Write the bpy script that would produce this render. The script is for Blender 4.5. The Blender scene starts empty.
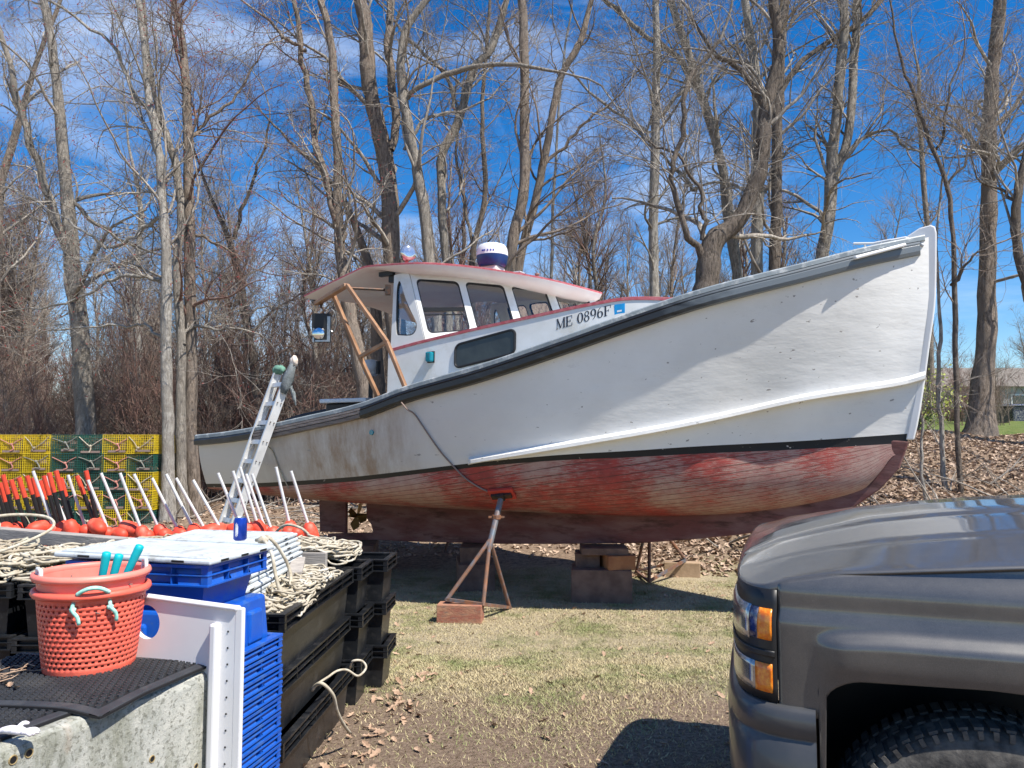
import bpy, math, random
import numpy as np
from mathutils import Vector, Matrix
random.seed(7); rng = np.random.default_rng(11)
R = math.radians
SC = bpy.context.scene
COL = SC.collection

# ------------------------------------------------------------------ camera
F = 770.; CH = 1.6; TH = math.atan(56/770.)
cc, ss = math.cos(TH), math.sin(TH)
def at(px, py, Y):
    a = (px-512)/F; b = (384-py)/F
    dy = cc-b*ss; dz = ss+b*cc; k = Y/dy
    return Vector((a*k, Y, CH+dz*k))
def ground(px, py, h=0.):
    a = (px-512)/F; b = (384-py)/F
    dy = cc-b*ss; dz = ss+b*cc; k = (h-CH)/dz
    return Vector((a*k, dy*k, h))
cd = bpy.data.cameras.new('camera'); cam = bpy.data.objects.new('camera', cd); COL.objects.link(cam)
cam.location = (0, 0, CH); cam.rotation_euler = (R(90)+TH, 0, 0)
cd.sensor_width = 36; cd.lens = F/1024*36; cd.clip_start = .05; cd.clip_end = 500
SC.camera = cam

# ------------------------------------------------------------------ materials
def nt(name):
    m = bpy.data.materials.new(name); m.use_nodes = True
    t = m.node_tree; return m, t, t.nodes['Principled BSDF']
def N(t, kind, **kw):
    n = t.nodes.new(kind)
    for k, v in kw.items():
        if k == 'inp':
            for a, b in v.items(): n.inputs[a].default_value = b
        else: setattr(n, k, v)
    return n
def ramp(t, src, stops, interp='LINEAR'):
    r = N(t, 'ShaderNodeValToRGB'); r.color_ramp.interpolation = interp
    e = r.color_ramp.elements
    while len(e) < len(stops): e.new(.5)
    for el, (p, c) in zip(e, stops):
        el.position = p; el.color = (*c, 1) if len(c) == 3 else c
    t.links.new(src, r.inputs['Fac']); return r.outputs['Color']
def gray(v): return (v, v, v)
def coords(t, scale=(1, 1, 1), kind='Object'):
    tc = N(t, 'ShaderNodeTexCoord'); mp = N(t, 'ShaderNodeMapping'); mp.inputs['Scale'].default_value = scale
    t.links.new(tc.outputs[kind], mp.inputs['Vector']); return mp.outputs['Vector']
def noise(t, vec, scale, detail=4, rough=.6, dist=0):
    n = N(t, 'ShaderNodeTexNoise', inp={'Scale': scale, 'Detail': detail, 'Roughness': rough, 'Distortion': dist})
    t.links.new(vec, n.inputs['Vector']); return n.outputs['Fac']
def mixc(t, fac, a, b, mode='MIX'):
    m = N(t, 'ShaderNodeMix', data_type='RGBA', blend_type=mode)
    if isinstance(fac, float): m.inputs[0].default_value = fac
    else: t.links.new(fac, m.inputs[0])
    for i, v in ((6, a), (7, b)):
        if isinstance(v, tuple): m.inputs[i].default_value = (*v, 1)
        else: t.links.new(v, m.inputs[i])
    return m.outputs[2]
def bump(t, bs, h, strength, dist=.01):
    b = N(t, 'ShaderNodeBump', inp={'Strength': strength, 'Distance': dist})
    t.links.new(h, b.inputs['Height']); t.links.new(b.outputs['Normal'], bs.inputs['Normal'])
def M(name, col, rough=.6, metal=0., var=None, vs=8., vscale=(1, 1, 1), lo=.4, hi=.65, var2=None, vs2=2., bs=0., bscale=40., coat=0., spec=.5, dist=.01):
    m, t, b = nt(name)
    b.inputs['Roughness'].default_value = rough; b.inputs['Metallic'].default_value = metal
    b.inputs['Coat Weight'].default_value = coat; b.inputs['Specular IOR Level'].default_value = spec
    v = coords(t, vscale)
    if var is None: var = tuple(c*.8 for c in col)
    f = ramp(t, noise(t, v, vs, 5), [(lo, gray(0)), (hi, gray(1))])
    c = mixc(t, f, col, var)
    if var2:
        f2 = ramp(t, noise(t, v, vs2, 6, .7), [(.52, gray(0)), (.66, gray(1))]); c = mixc(t, f2, c, var2)
    t.links.new(c, b.inputs['Base Color'])
    if bs: bump(t, b, noise(t, v, bscale, 5), bs, dist)
    return m

def bark(name, a, b, c, tw=False):
    m, t, bs = nt(name); bs.inputs['Roughness'].default_value = .9; bs.inputs['Specular IOR Level'].default_value = .15
    v = coords(t, (1, 1, .22)); v2 = coords(t)
    f = ramp(t, noise(t, v, 26, 8, .8), [(.42, gray(0)), (.56, gray(1))])
    col = mixc(t, f, a, b)
    f2 = ramp(t, noise(t, v2, 1.7, 5, .7), [(.48, gray(0)), (.6, gray(1))])
    col = mixc(t, f2, col, c)
    t.links.new(col, bs.inputs['Base Color'])
    if not tw: bump(t, bs, noise(t, v, 26, 8, .8), 1., .06)
    return m
BARK = [bark('bark grey', (.16, .14, .12), (.43, .39, .335), (.28, .255, .22)),
        bark('bark brown', (.14, .11, .085), (.36, .295, .24), (.25, .21, .175)),
        bark('bark pale', (.22, .20, .175), (.52, .49, .44), (.31, .285, .25)),
        bark('bark dark', (.085, .07, .058), (.24, .20, .165), (.16, .135, .115))]
TWIG = [bark('twig grey', (.20, .18, .155), (.42, .38, .33), (.17, .15, .13), True),
        bark('twig brown', (.17, .135, .11), (.33, .27, .22), (.14, .11, .09), True),
        bark('twig pale', (.21, .19, .165), (.42, .39, .34), (.17, .15, .13), True),
        bark('twig red', (.15, .095, .08), (.25, .17, .14), (.16, .09, .075), True)]
BUD = M('red buds', (.34, .04, .035), .7, var=(.22, .03, .03))

WHITE_CAB = M('cabin white paint', (.74, .745, .73), .35, var=(.66, .66, .63), vs=3, var2=(.58, .56, .5), vs2=1.7)
M_ROOFSIDE = M('faded pink white', (.68, .56, .54), .45, var=(.74, .70, .68), vs=2.2, lo=.35, hi=.7)
M_RED = M('faded red trim', (.42, .075, .09), .5, var=(.5, .16, .17), vs=20)
M_BLACKR = M('black rubber rail', (.014, .015, .017), .38, var=(.03, .03, .033), vs=6)
M_RAILTOP = M('grey blue rail paint', (.24, .275, .29), .45, var=(.17, .20, .22), vs=5, var2=(.45, .47, .47), vs2=9)
M_OLDRAIL = M('weathered rail wood', (.21, .18, .165), .7, var=(.10, .09, .09), vs=6, vscale=(1, 1, 14), bs=.4, bscale=20)
M_GLASS, t_, b_ = nt('window glass')
b_.inputs['Base Color'].default_value = (.80, .84, .84, 1); b_.inputs['Roughness'].default_value = .02
b_.inputs['Transmission Weight'].default_value = 1; b_.inputs['IOR'].default_value = 1.45
M_GASKET = M('black window gasket', (.012, .012, .013), .5)
M_SMOKE = M('smoked panel', (.035, .038, .036), .22, var=(.05, .055, .05), vs=4)
M_WOOD = M('varnished brown wood', (.24, .125, .065), .5, var=(.36, .20, .11), vs=14, vscale=(1, 1, .3), bs=.2)
M_STEEL = M('galvanised steel', (.45, .46, .47), .42, 1., var=(.3, .3, .3), vs=25)
M_CHROME = M('polished chrome', (.75, .76, .78), .12, 1.)
M_DARKMET = M('dark iron', (.05, .045, .04), .6, .6, var=(.12, .06, .035), vs=18)
M_RUST = M('rusty pipe', (.16, .10, .075), .75, .3, var=(.27, .12, .06), vs=12, var2=(.12, .16, .2), vs2=5)
M_BLOCKW = M('red painted timber', (.30, .11, .07), .8, var=(.40, .22, .13), vs=7, vscale=(1, 1, 3), var2=(.22, .15, .11), vs2=12, bs=.5)
M_BLOCKO = M('orange timber', (.42, .18, .07), .8, var=(.34, .13, .05), vs=9, bs=.4)
M_BLOCKG = M('grey brown timber', (.14, .085, .062), .9, var=(.22, .14, .10), vs=7, bs=.5)
M_PLANK = M('grey weathered plank', (.27, .25, .23), .85, var=(.38, .35, .31), vs=12, vscale=(.25, 1, 3), bs=.4)
M_REDPAD = M('red pad', (.55, .05, .03), .6)
M_BLUEPL = M('blue plastic', (.006, .075, .40), .33, var=(.008, .10, .48), vs=4, var2=(.04, .12, .36), vs2=14, bs=.06, bscale=120)
M_BLACKPL = M('black tote plastic', (.007, .008, .010), .34, var=(.016, .018, .021), vs=5, spec=.35, var2=(.034, .034, .035), vs2=9, bs=.1, bscale=60)
M_WHITEPL = M('white lid plastic', (.47, .51, .53), .5, var=(.56, .60, .62), vs=5, var2=(.36, .37, .35), vs2=12)
M_PANEL = M('white panel', (.70, .70, .70), .38, var=(.76, .76, .76), vs=2)
M_ORANGE = M('orange plastic', (.80, .12, .075), .45, var=(.85, .16, .10), vs=5, var2=(.70, .12, .08), vs2=14, bs=.1)
M_PINKOR = M('sun faded orange plastic', (.85, .25, .19), .45, var=(.80, .19, .14), vs=6)
M_TURQ = M('turquoise grip', (.0, .42, .46), .45, var=(.0, .36, .42))
M_GREENROPE = M('mint rope', (.26, .62, .50), .8, var=(.5, .75, .65), vs=120)
M_ROPE = M('cream rope', (.50, .45, .35), .9, var=(.32, .27, .19), vs=30, var2=(.60, .57, .50), vs2=6)
M_ROPED = M('dull rope', (.40, .34, .25), .9, var=(.26, .22, .15), vs=30, var2=(.45, .46, .36), vs2=6)
M_RUBBER = M('black rubber mat', (.03, .032, .036), .55, var=(.042, .045, .05), vs=12, var2=(.06, .06, .06), vs2=7, spec=.35)
M_BUOY = M('red orange buoy foam', (.72, .07, .03), .55, var=(.62, .055, .03), vs=9, var2=(.75, .16, .09), vs2=5)
M_STICK = M('white stick', (.66, .67, .67), .5, var=(.5, .5, .48), vs=20, vscale=(1, 1, .3))
M_STICKB = M('black stick', (.012, .012, .013), .5)
M_STICKR = M('red stick tip', (.68, .07, .03), .5, var=(.58, .055, .03))
M_ALU = M('aluminium ladder', (.66, .67, .68), .45, .25, var=(.56, .57, .58), vs=9)
M_RAG = M('grey cloth', (.16, .18, .19), .95, var=(.10, .12, .125), vs=15, bs=.6, bscale=60)
M_RAGG = M('green cloth', (.12, .26, .20), .95, var=(.09, .19, .15), vs=15)
M_RAGW = M('pale cloth', (.72, .64, .56), .95, var=(.6, .5, .42), vs=15, bs=.5, bscale=30)
M_TYELLOW = M('yellow wire', (.74, .56, .015), .5, var=(.60, .42, .03), vs=7, var2=(.42, .30, .06), vs2=3)
M_TGREEN = M('green wire', (.02, .12, .09), .5, var=(.035, .09, .075), vs=6, var2=(.09, .10, .08), vs2=3)
M_NET = M('trap net', (.11, .12, .10), .9, var=(.30, .13, .06), vs=9)
M_BROWNW = M('trap wood runner', (.26, .19, .16), .9)
M_CANB = M('blue can paint', (.01, .05, .38), .28, .4)
M_LETTER = M('dark lettering', (.015, .02, .035), .5)
M_BLUEST = M('blue sticker', (.0, .30, .68), .5)
M_TEAL = M('teal lamp lens', (.0, .22, .30), .15, coat=.5)
M_NAVY = M('radar navy paint', (.004, .035, .17), .35)
M_RADW = M('radar white', (.76, .77, .78), .3)
M_SOIL = M('leaf brown', (.30, .19, .125), .85, var=(.44, .31, .21), vs=25, lo=.3, hi=.7, var2=(.20, .11, .06), vs2=12)
M_LEAF2 = M('bank leaf', (.33, .225, .155), .85, var=(.52, .40, .30), vs=11, lo=.38, hi=.6, var2=(.15, .095, .065), vs2=7)

def hull_mats():
    # topsides
    m, t, b = nt('hull white paint'); b.inputs['Roughness'].default_value = .36
    v = coords(t); vs_ = coords(t, (1, 1, .25)); vp = coords(t, (.35, 1, 1))
    base = mixc(t, ramp(t, noise(t, v, 1.1, 6, .6), [(.4, gray(0)), (.65, gray(1))]), (.80, .79, .76), (.72, .705, .67))
    # faint planks
    sx = N(t, 'ShaderNodeSeparateXYZ'); t.links.new(coords(t), sx.inputs[0])
    ag = N(t, 'ShaderNodeMapRange', inp={'From Min': -3.2, 'From Max': -5.0, 'To Max': .75}); t.links.new(sx.outputs['X'], ag.inputs['Value'])
    base = mixc(t, ag.outputs[0], base, (.49, .455, .415))
    # rust stain amidships (local x -6.3..-4.6)
    st = N(t, 'ShaderNodeMapRange', inp={'From Min': -7.3, 'From Max': -6.0}); t.links.new(sx.outputs['X'], st.inputs['Value'])
    st2 = N(t, 'ShaderNodeMapRange', inp={'From Min': -4.6, 'From Max': -5.3}); t.links.new(sx.outputs['X'], st2.inputs['Value'])
    mu = N(t, 'ShaderNodeMath', operation='MULTIPLY'); t.links.new(st.outputs[0], mu.inputs[0]); t.links.new(st2.outputs[0], mu.inputs[1])
    nz = ramp(t, noise(t, vs_, 5, 8, .75), [(.34, gray(0)), (.64, gray(1))])
    mu2 = N(t, 'ShaderNodeMath', operation='MULTIPLY'); t.links.new(mu.outputs[0], mu2.inputs[0]); t.links.new(nz, mu2.inputs[1])
    mu3 = N(t, 'ShaderNodeMath', operation='MULTIPLY'); t.links.new(mu2.outputs[0], mu3.inputs[0]); mu3.inputs[1].default_value = .95
    base = mixc(t, mu3.outputs[0], base, (.29, .20, .135))
    # aft grime: beyond x<-4 slightly duller
    # fine scuffs and chips
    ch = ramp(t, noise(t, vp, 26, 3, .5), [(.71, gray(0)), (.73, gray(1))]); base = mixc(t, ch, base, (.30, .28, .26))
    sc = ramp(t, noise(t, vp, 6, 8, .85), [(.58, gray(0)), (.72, gray(.45))]); base = mixc(t, sc, base, (.46, .43, .40))
    # rust drip at the stem
    rd = N(t, 'ShaderNodeMapRange', inp={'From Min': -.34, 'From Max': -.30}); t.links.new(sx.outputs['X'], rd.inputs['Value'])
    t.links.new(base, b.inputs['Base Color'])
    hh = noise(t, coords(t, (.5, 1, 2.)), 3.2, 4, .6); bump(t, b, hh, .35, .02)
    out = [m]
    # boot stripe, worn
    m, t, b = nt('black boot stripe'); b.inputs['Roughness'].default_value = .5
    f = ramp(t, noise(t, coords(t, (1, 1, 2)), 9, 5, .7), [(.66, gray(0)), (.68, gray(1))])
    t.links.new(mixc(t, f, (.008, .008, .009), (.5, .45, .40)), b.inputs['Base Color']); out.append(m)
    # antifouling bottom
    m, t, b = nt('red bottom paint'); b.inputs['Roughness'].default_value = .72
    uv = coords(t, (1, 1, 1), 'UV')
    mp = N(t, 'ShaderNodeMapping'); mp.inputs['Scale'].default_value = (10, 46, 1); mp.inputs['Rotation'].default_value = (0, 0, -.40); t.links.new(uv, mp.inputs[0])
    nn = noise(t, mp.outputs[0], 3.4, 10, .74, .5)
    big = noise(t, coords(t), 1.3, 3, .5)
    add = N(t, 'ShaderNodeMath', operation='ADD'); t.links.new(nn, add.inputs[0])
    bm = N(t, 'ShaderNodeMath', operation='MULTIPLY'); t.links.new(big, bm.inputs[0]); bm.inputs[1].default_value = .7; t.links.new(bm.outputs[0], add.inputs[1])
    f = ramp(t, add.outputs[0], [(.80, gray(0)), (.88, gray(1))])
    redc = mixc(t, ramp(t, noise(t, coords(t), 7, 5), [(.4, gray(0)), (.6, gray(1))]), (.38, .05, .04), (.26, .042, .036))
    tan = mixc(t, ramp(t, noise(t, coords(t), 12, 5), [(.35, gray(0)), (.65, gray(1))]), (.42, .29, .245), (.36, .20, .175))
    c = mixc(t, f, redc, tan)
    # plank seams from uv.y
    su = N(t, 'ShaderNodeSeparateXYZ'); t.links.new(uv, su.inputs[0])
    wob = noise(t, coords(t), 2.5, 3)
    a1 = N(t, 'ShaderNodeMath', operation='MULTIPLY_ADD'); t.links.new(su.outputs['Y'], a1.inputs[0]); a1.inputs[1].default_value = 13.; 
    w2 = N(t, 'ShaderNodeMath', operation='MULTIPLY'); t.links.new(wob, w2.inputs[0]); w2.inputs[1].default_value = .35; xs_ = N(t, 'ShaderNodeMath', operation='MULTIPLY_ADD'); t.links.new(su.outputs['X'], xs_.inputs[0]); xs_.inputs[1].default_value = -5.2; t.links.new(w2.outputs[0], xs_.inputs[2]); t.links.new(xs_.outputs[0], a1.inputs[2])
    fr = N(t, 'ShaderNodeMath', operation='FRACT'); t.links.new(a1.outputs[0], fr.inputs[0])
    seam = ramp(t, fr.outputs[0], [(.0, gray(1)), (.04, gray(.9)), (.14, gray(0)), (.95, gray(0)), (1., gray(1))])
    fade = ramp(t, noise(t, coords(t), 4, 4), [(.30, gray(.45)), (.6, gray(1))])
    mm = N(t, 'ShaderNodeMath', operation='MULTIPLY'); t.links.new(seam, mm.inputs[0]); t.links.new(fade, mm.inputs[1])
    c = mixc(t, mm.outputs[0], c, (.085, .03, .022))
    t.links.new(c, b.inputs['Base Color']); bump(t, b, f, .3, .004); out.append(m)
    return out
HULL = hull_mats()
M_KEEL = M('keel red grey paint', (.15, .052, .048), .8, var=(.21, .115, .105), vs=4, vscale=(.5, 1, 2), var2=(.08, .032, .028), vs2=5, bs=.3)

def carpaint():
    m, t, b = nt('grey metallic car paint')
    b.inputs['Base Color'].default_value = (.085, .083, .081, 1); b.inputs['Metallic'].default_value = .45
    b.inputs['Roughness'].default_value = .42; b.inputs['Coat Weight'].default_value = 1.; b.inputs['Coat Roughness'].default_value = .035
    n = noise(t, coords(t), 900, 2); 
    c = mixc(t, ramp(t, n, [(.45, gray(0)), (.7, gray(1))]), (.072, .071, .070), (.125, .123, .12)); 
    d = ramp(t, noise(t, coords(t), 5, 8, .75), [(.42, gray(0)), (.75, gray(.4))]); c = mixc(t, d, c, (.18, .165, .145))
    rr = ramp(t, noise(t, coords(t), 6, 8, .8), [(.35, gray(.02)), (.8, gray(.16))]); t.links.new(rr, b.inputs['Coat Roughness'])
    t.links.new(c, b.inputs['Base Color']); return m
M_CAR = carpaint()
M_BUMPER = M('bumper paint', (.045, .047, .05), .4, var=(.06, .06, .06), vs=8, coat=.3)
M_TRIM = M('black trim plastic', (.012, .012, .013), .45)
M_TYRE = M('tyre rubber', (.035, .033, .031), .85, var=(.13, .12, .105), vs=14, bs=.4)
M_RIM = M('painted steel rim', (.30, .31, .32), .4, .6, var=(.2, .2, .2))
M_AMBER = M('amber reflector', (.70, .15, .005), .25, var=(.85, .30, .02), vs=90, coat=.6)
M_BLUELENS = M('blue grey lens', (.02, .03, .10), .12, .3, var=(.35, .35, .38), vs=30)
M_CLEAR, t_, b_ = nt('clear lens'); b_.inputs['Base Color'].default_value = (.95, .95, .95, 1); b_.inputs['Transmission Weight'].default_value = 1.; b_.inputs['Roughness'].default_value = .03; b_.inputs['IOR'].default_value = 1.3
M_TINT = M('dark car glass', (.02, .025, .028), .04, spec=.8)

# ------------------------------------------------------------------ mesh builder
class MB:
    def __init__(s): s.v = []; s.f = []; s.m = []; s.uv = None
    def add(s, vs, fs, mi=0):
        o = len(s.v); s.v += [tuple(p) for p in vs]
        for f in fs: s.f.append(tuple(i+o for i in f)); s.m.append(mi)
    def box(s, c, size, rz=0., mi=0, rot=None, taper=1.):
        x, y, z = (q/2 for q in size); mt = rot if rot is not None else Matrix.Rotation(rz, 3, 'Z')
        c = Vector(c); vs = []
        for dz in (-1, 1):
            k = 1. if dz > 0 else taper
            for dx, dy in ((-1, -1), (1, -1), (1, 1), (-1, 1)): vs.append(c+mt@Vector((dx*x*k, dy*y*k, dz*z)))
        s.add(vs, [(3, 2, 1, 0), (4, 5, 6, 7), (0, 1, 5, 4), (1, 2, 6, 5), (2, 3, 7, 6), (3, 0, 4, 7)], mi)
    def beam(s, a, b, w, h, up=(0, 0, 1), mi=0):
        a = Vector(a); b = Vector(b); d = (b-a); L = d.length; d.normalize(); up = Vector(up)
        x = d.cross(up)
        if x.length < 1e-4: x = d.cross(Vector((1, 0, 0)))
        x.normalize(); y = x.cross(d); y.normalize()
        rot = Matrix((d, x, y)).transposed()
        s.box((a+b)/2, (L, w, h), rot=rot, mi=mi)
    def tube(s, pts, r, n=8, cap=True, mi=0, flat=1.):
        pts = [Vector(p) for p in pts]; k = len(pts)
        rr = r if isinstance(r, (list, tuple)) else [r]*k
        vs = []; prev = None
        for i, p in enumerate(pts):
            d = (pts[min(i+1, k-1)]-pts[max(i-1, 0)])
            if d.length < 1e-9: d = Vector((0, 0, 1))
            d.normalize()
            if prev is None:
                x = d.cross(Vector((0, 0, 1)))
                if x.length < .05: x = d.cross(Vector((1, 0, 0)))
            else: x = prev-d*prev.dot(d)
            if x.length < 1e-6: x = d.orthogonal()
            x.normalize(); prev = x; y = d.cross(x)
            for j in range(n):
                a = 2*math.pi*j/n; vs.append(p+x*math.cos(a)*rr[i]+y*math.sin(a)*rr[i]*flat)
        fs = [(i*n+j, i*n+(j+1) % n, (i+1)*n+(j+1) % n, (i+1)*n+j) for i in range(k-1) for j in range(n)]
        if cap: fs += [tuple(range(n-1, -1, -1)), tuple((k-1)*n+j for j in range(n))]
        s.add(vs, fs, mi)
    def lathe(s, c, prof, n=24, axis=None, mi=0):
        c = Vector(c); q = Vector((0, 0, 1)).rotation_difference(Vector(axis)) if axis is not None else None
        vs = []
        for r, z in prof:
            for j in range(n):
                a = 2*math.pi*j/n; p = Vector((r*math.cos(a), r*math.sin(a), z))
                if q: p = q@p
                vs.append(c+p)
        k = len(prof)
        s.add(vs, [(i*n+j, i*n+(j+1) % n, (i+1)*n+(j+1) % n, (i+1)*n+j) for i in range(k-1) for j in range(n)], mi)
    def grid(s, G, mi=0, flip=False):
        a = len(G); b = len(G[0]); vs = [p for r in G for p in r]
        fs = [(i*b+j, (i+1)*b+j, (i+1)*b+j+1, i*b+j+1) for i in range(a-1) for j in range(b-1)]
        if flip: fs = [f[::-1] for f in fs]
        s.add(vs, fs, mi)
    def prism(s, poly, th, mi=0):
        # poly: 3D points, th: Vector offset (centred)
        th = Vector(th); n = len(poly); P = [Vector(p) for p in poly]
        s.add([p-th/2 for p in P]+[p+th/2 for p in P], [tuple(range(n-1, -1, -1)), tuple(range(n, 2*n))]+[(i, (i+1) % n, n+(i+1) % n, n+i) for i in range(n)], mi)
    def build(s, name, mats, parent=None, smooth=False, bevel=0., world=False, solid=0., sub=0):
        me = bpy.data.meshes.new(name)
        V = s.v
        if world and parent is not None:
            inv = WM(parent).inverted(); V = [tuple(inv@Vector(p)) for p in V]
        me.from_pydata(V, [], s.f); 
        if not isinstance(mats, (list, tuple)): mats = [mats]
        for m in mats: me.materials.append(m)
        if len(mats) > 1: me.polygons.foreach_set('material_index', s.m)
        if s.uv is not None:
            ul = me.uv_layers.new(name='UVMap')
            for lp in me.loops: ul.data[lp.index].uv = s.uv[lp.vertex_index]
        if smooth: me.polygons.foreach_set('use_smooth', [True]*len(me.polygons))
        me.update()
        o = bpy.data.objects.new(name, me); COL.objects.link(o)
        if parent is not None: o.parent = parent
        if solid: md = o.modifiers.new('s', 'SOLIDIFY'); md.thickness = solid; md.offset = 0
        if sub: md = o.modifiers.new('u', 'SUBSURF'); md.levels = sub; md.render_levels = sub
        if bevel:
            md = o.modifiers.new('b', 'BEVEL'); md.width = bevel; md.segments = 2; md.limit_method = 'ANGLE'; md.angle_limit = R(40)
        return o
def WM(o):
    m = Matrix.LocRotScale(o.location, o.rotation_euler, o.scale)
    return WM(o.parent)@m if o.parent else m
def tag(o, label=None, cat=None, group=None, kind=None):
    if label: o['label'] = label
    if cat: o['category'] = cat
    if group: o['group'] = group
    if kind: o['kind'] = kind
    return o
def empty(name, loc=(0, 0, 0), rz=0., label=None, cat=None, group=None):
    o = bpy.data.objects.new(name, None); COL.objects.link(o); o.location = loc; o.rotation_euler = (0, 0, rz); o.empty_display_size = .2
    return tag(o, label, cat, group)
def copy_tree(o, parent=None):
    c = o.copy(); COL.objects.link(c); c.parent = parent
    for ch in list(o.children): copy_tree(ch, c)
    return c
ORD = ['first', 'second', 'third', 'fourth', 'fifth', 'sixth', 'seventh', 'eighth', 'ninth', 'tenth', 'eleventh', 'twelfth', 'thirteenth', 'fourteenth', 'fifteenth', 'sixteenth', 'seventeenth', 'eighteenth', 'nineteenth', 'twentieth']
def sm(a, b, x):
    t = min(max((x-a)/(b-a), 0.), 1.); return t*t*(3-2*t)
def cr(pts, n):
    # catmull-rom resample
    P = [Vector(p) for p in pts]; P = [P[0]*2-P[1]]+P+[P[-1]*2-P[-2]]; out = []
    for i in range(1, len(P)-2):
        for k in range(n):
            t = k/n; a, b, c, d = P[i-1:i+3]
            out.append(.5*((2*b)+(c-a)*t+(2*a-5*b+4*c-d)*t*t+(-a+3*b-3*c+d)*t**3))
    out.append(P[-2]); return out

# ------------------------------------------------------------------ world, sun
SUN = Vector((.79, -.61, 1.48)).normalized(); EL = math.asin(SUN.z); AZ = math.atan2(SUN.x, SUN.y)
w = bpy.data.worlds.new('World'); SC.world = w; w.use_nodes = True; t = w.node_tree
bg = t.nodes['Background']; bg.inputs['Strength'].default_value = .088
sky = N(t, 'ShaderNodeTexSky', sky_type='NISHITA'); sky.sun_disc = False; sky.sun_elevation = EL; sky.sun_rotation = AZ
sky.altitude = 600; sky.air_density = 1.1; sky.dust_density = .25; sky.ozone_density = 3.5
hs = N(t, 'ShaderNodeHueSaturation', inp={'Saturation': 1.42, 'Value': 1.12, 'Hue': .506}); t.links.new(sky.outputs[0], hs.inputs['Color'])
tc = N(t, 'ShaderNodeTexCoord'); mp = N(t, 'ShaderNodeMapping'); mp.inputs['Scale'].default_value = (1.2, 1., 3.4); mp.inputs['Rotation'].default_value = (0, .35, .2)
t.links.new(tc.outputs['Generated'], mp.inputs[0])
c1 = ramp(t, noise(t, mp.outputs[0], 1.9, 9, .58, .7), [(.48, gray(0)), (.78, gray(.6))])
mx = mixc(t, c1, hs.outputs[0], (8.5, 9.3, 10.4))
t.links.new(mx, bg.inputs['Color'])
sd = bpy.data.lights.new('sun', 'SUN'); so = bpy.data.objects.new('sun', sd); COL.objects.link(so)
sd.energy = 4.8; sd.angle = R(.53); sd.color = (1., .94, .85); so.rotation_euler = SUN.to_track_quat('Z', 'Y').to_euler()
SC.view_settings.view_transform = 'Standard'; SC.view_settings.look = 'None'; SC.view_settings.exposure = .75; SC.view_settings.gamma = 1
SC.render.engine = 'CYCLES'; SC.cycles.max_bounces = 8; SC.cycles.transparent_max_bounces = 12

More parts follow.
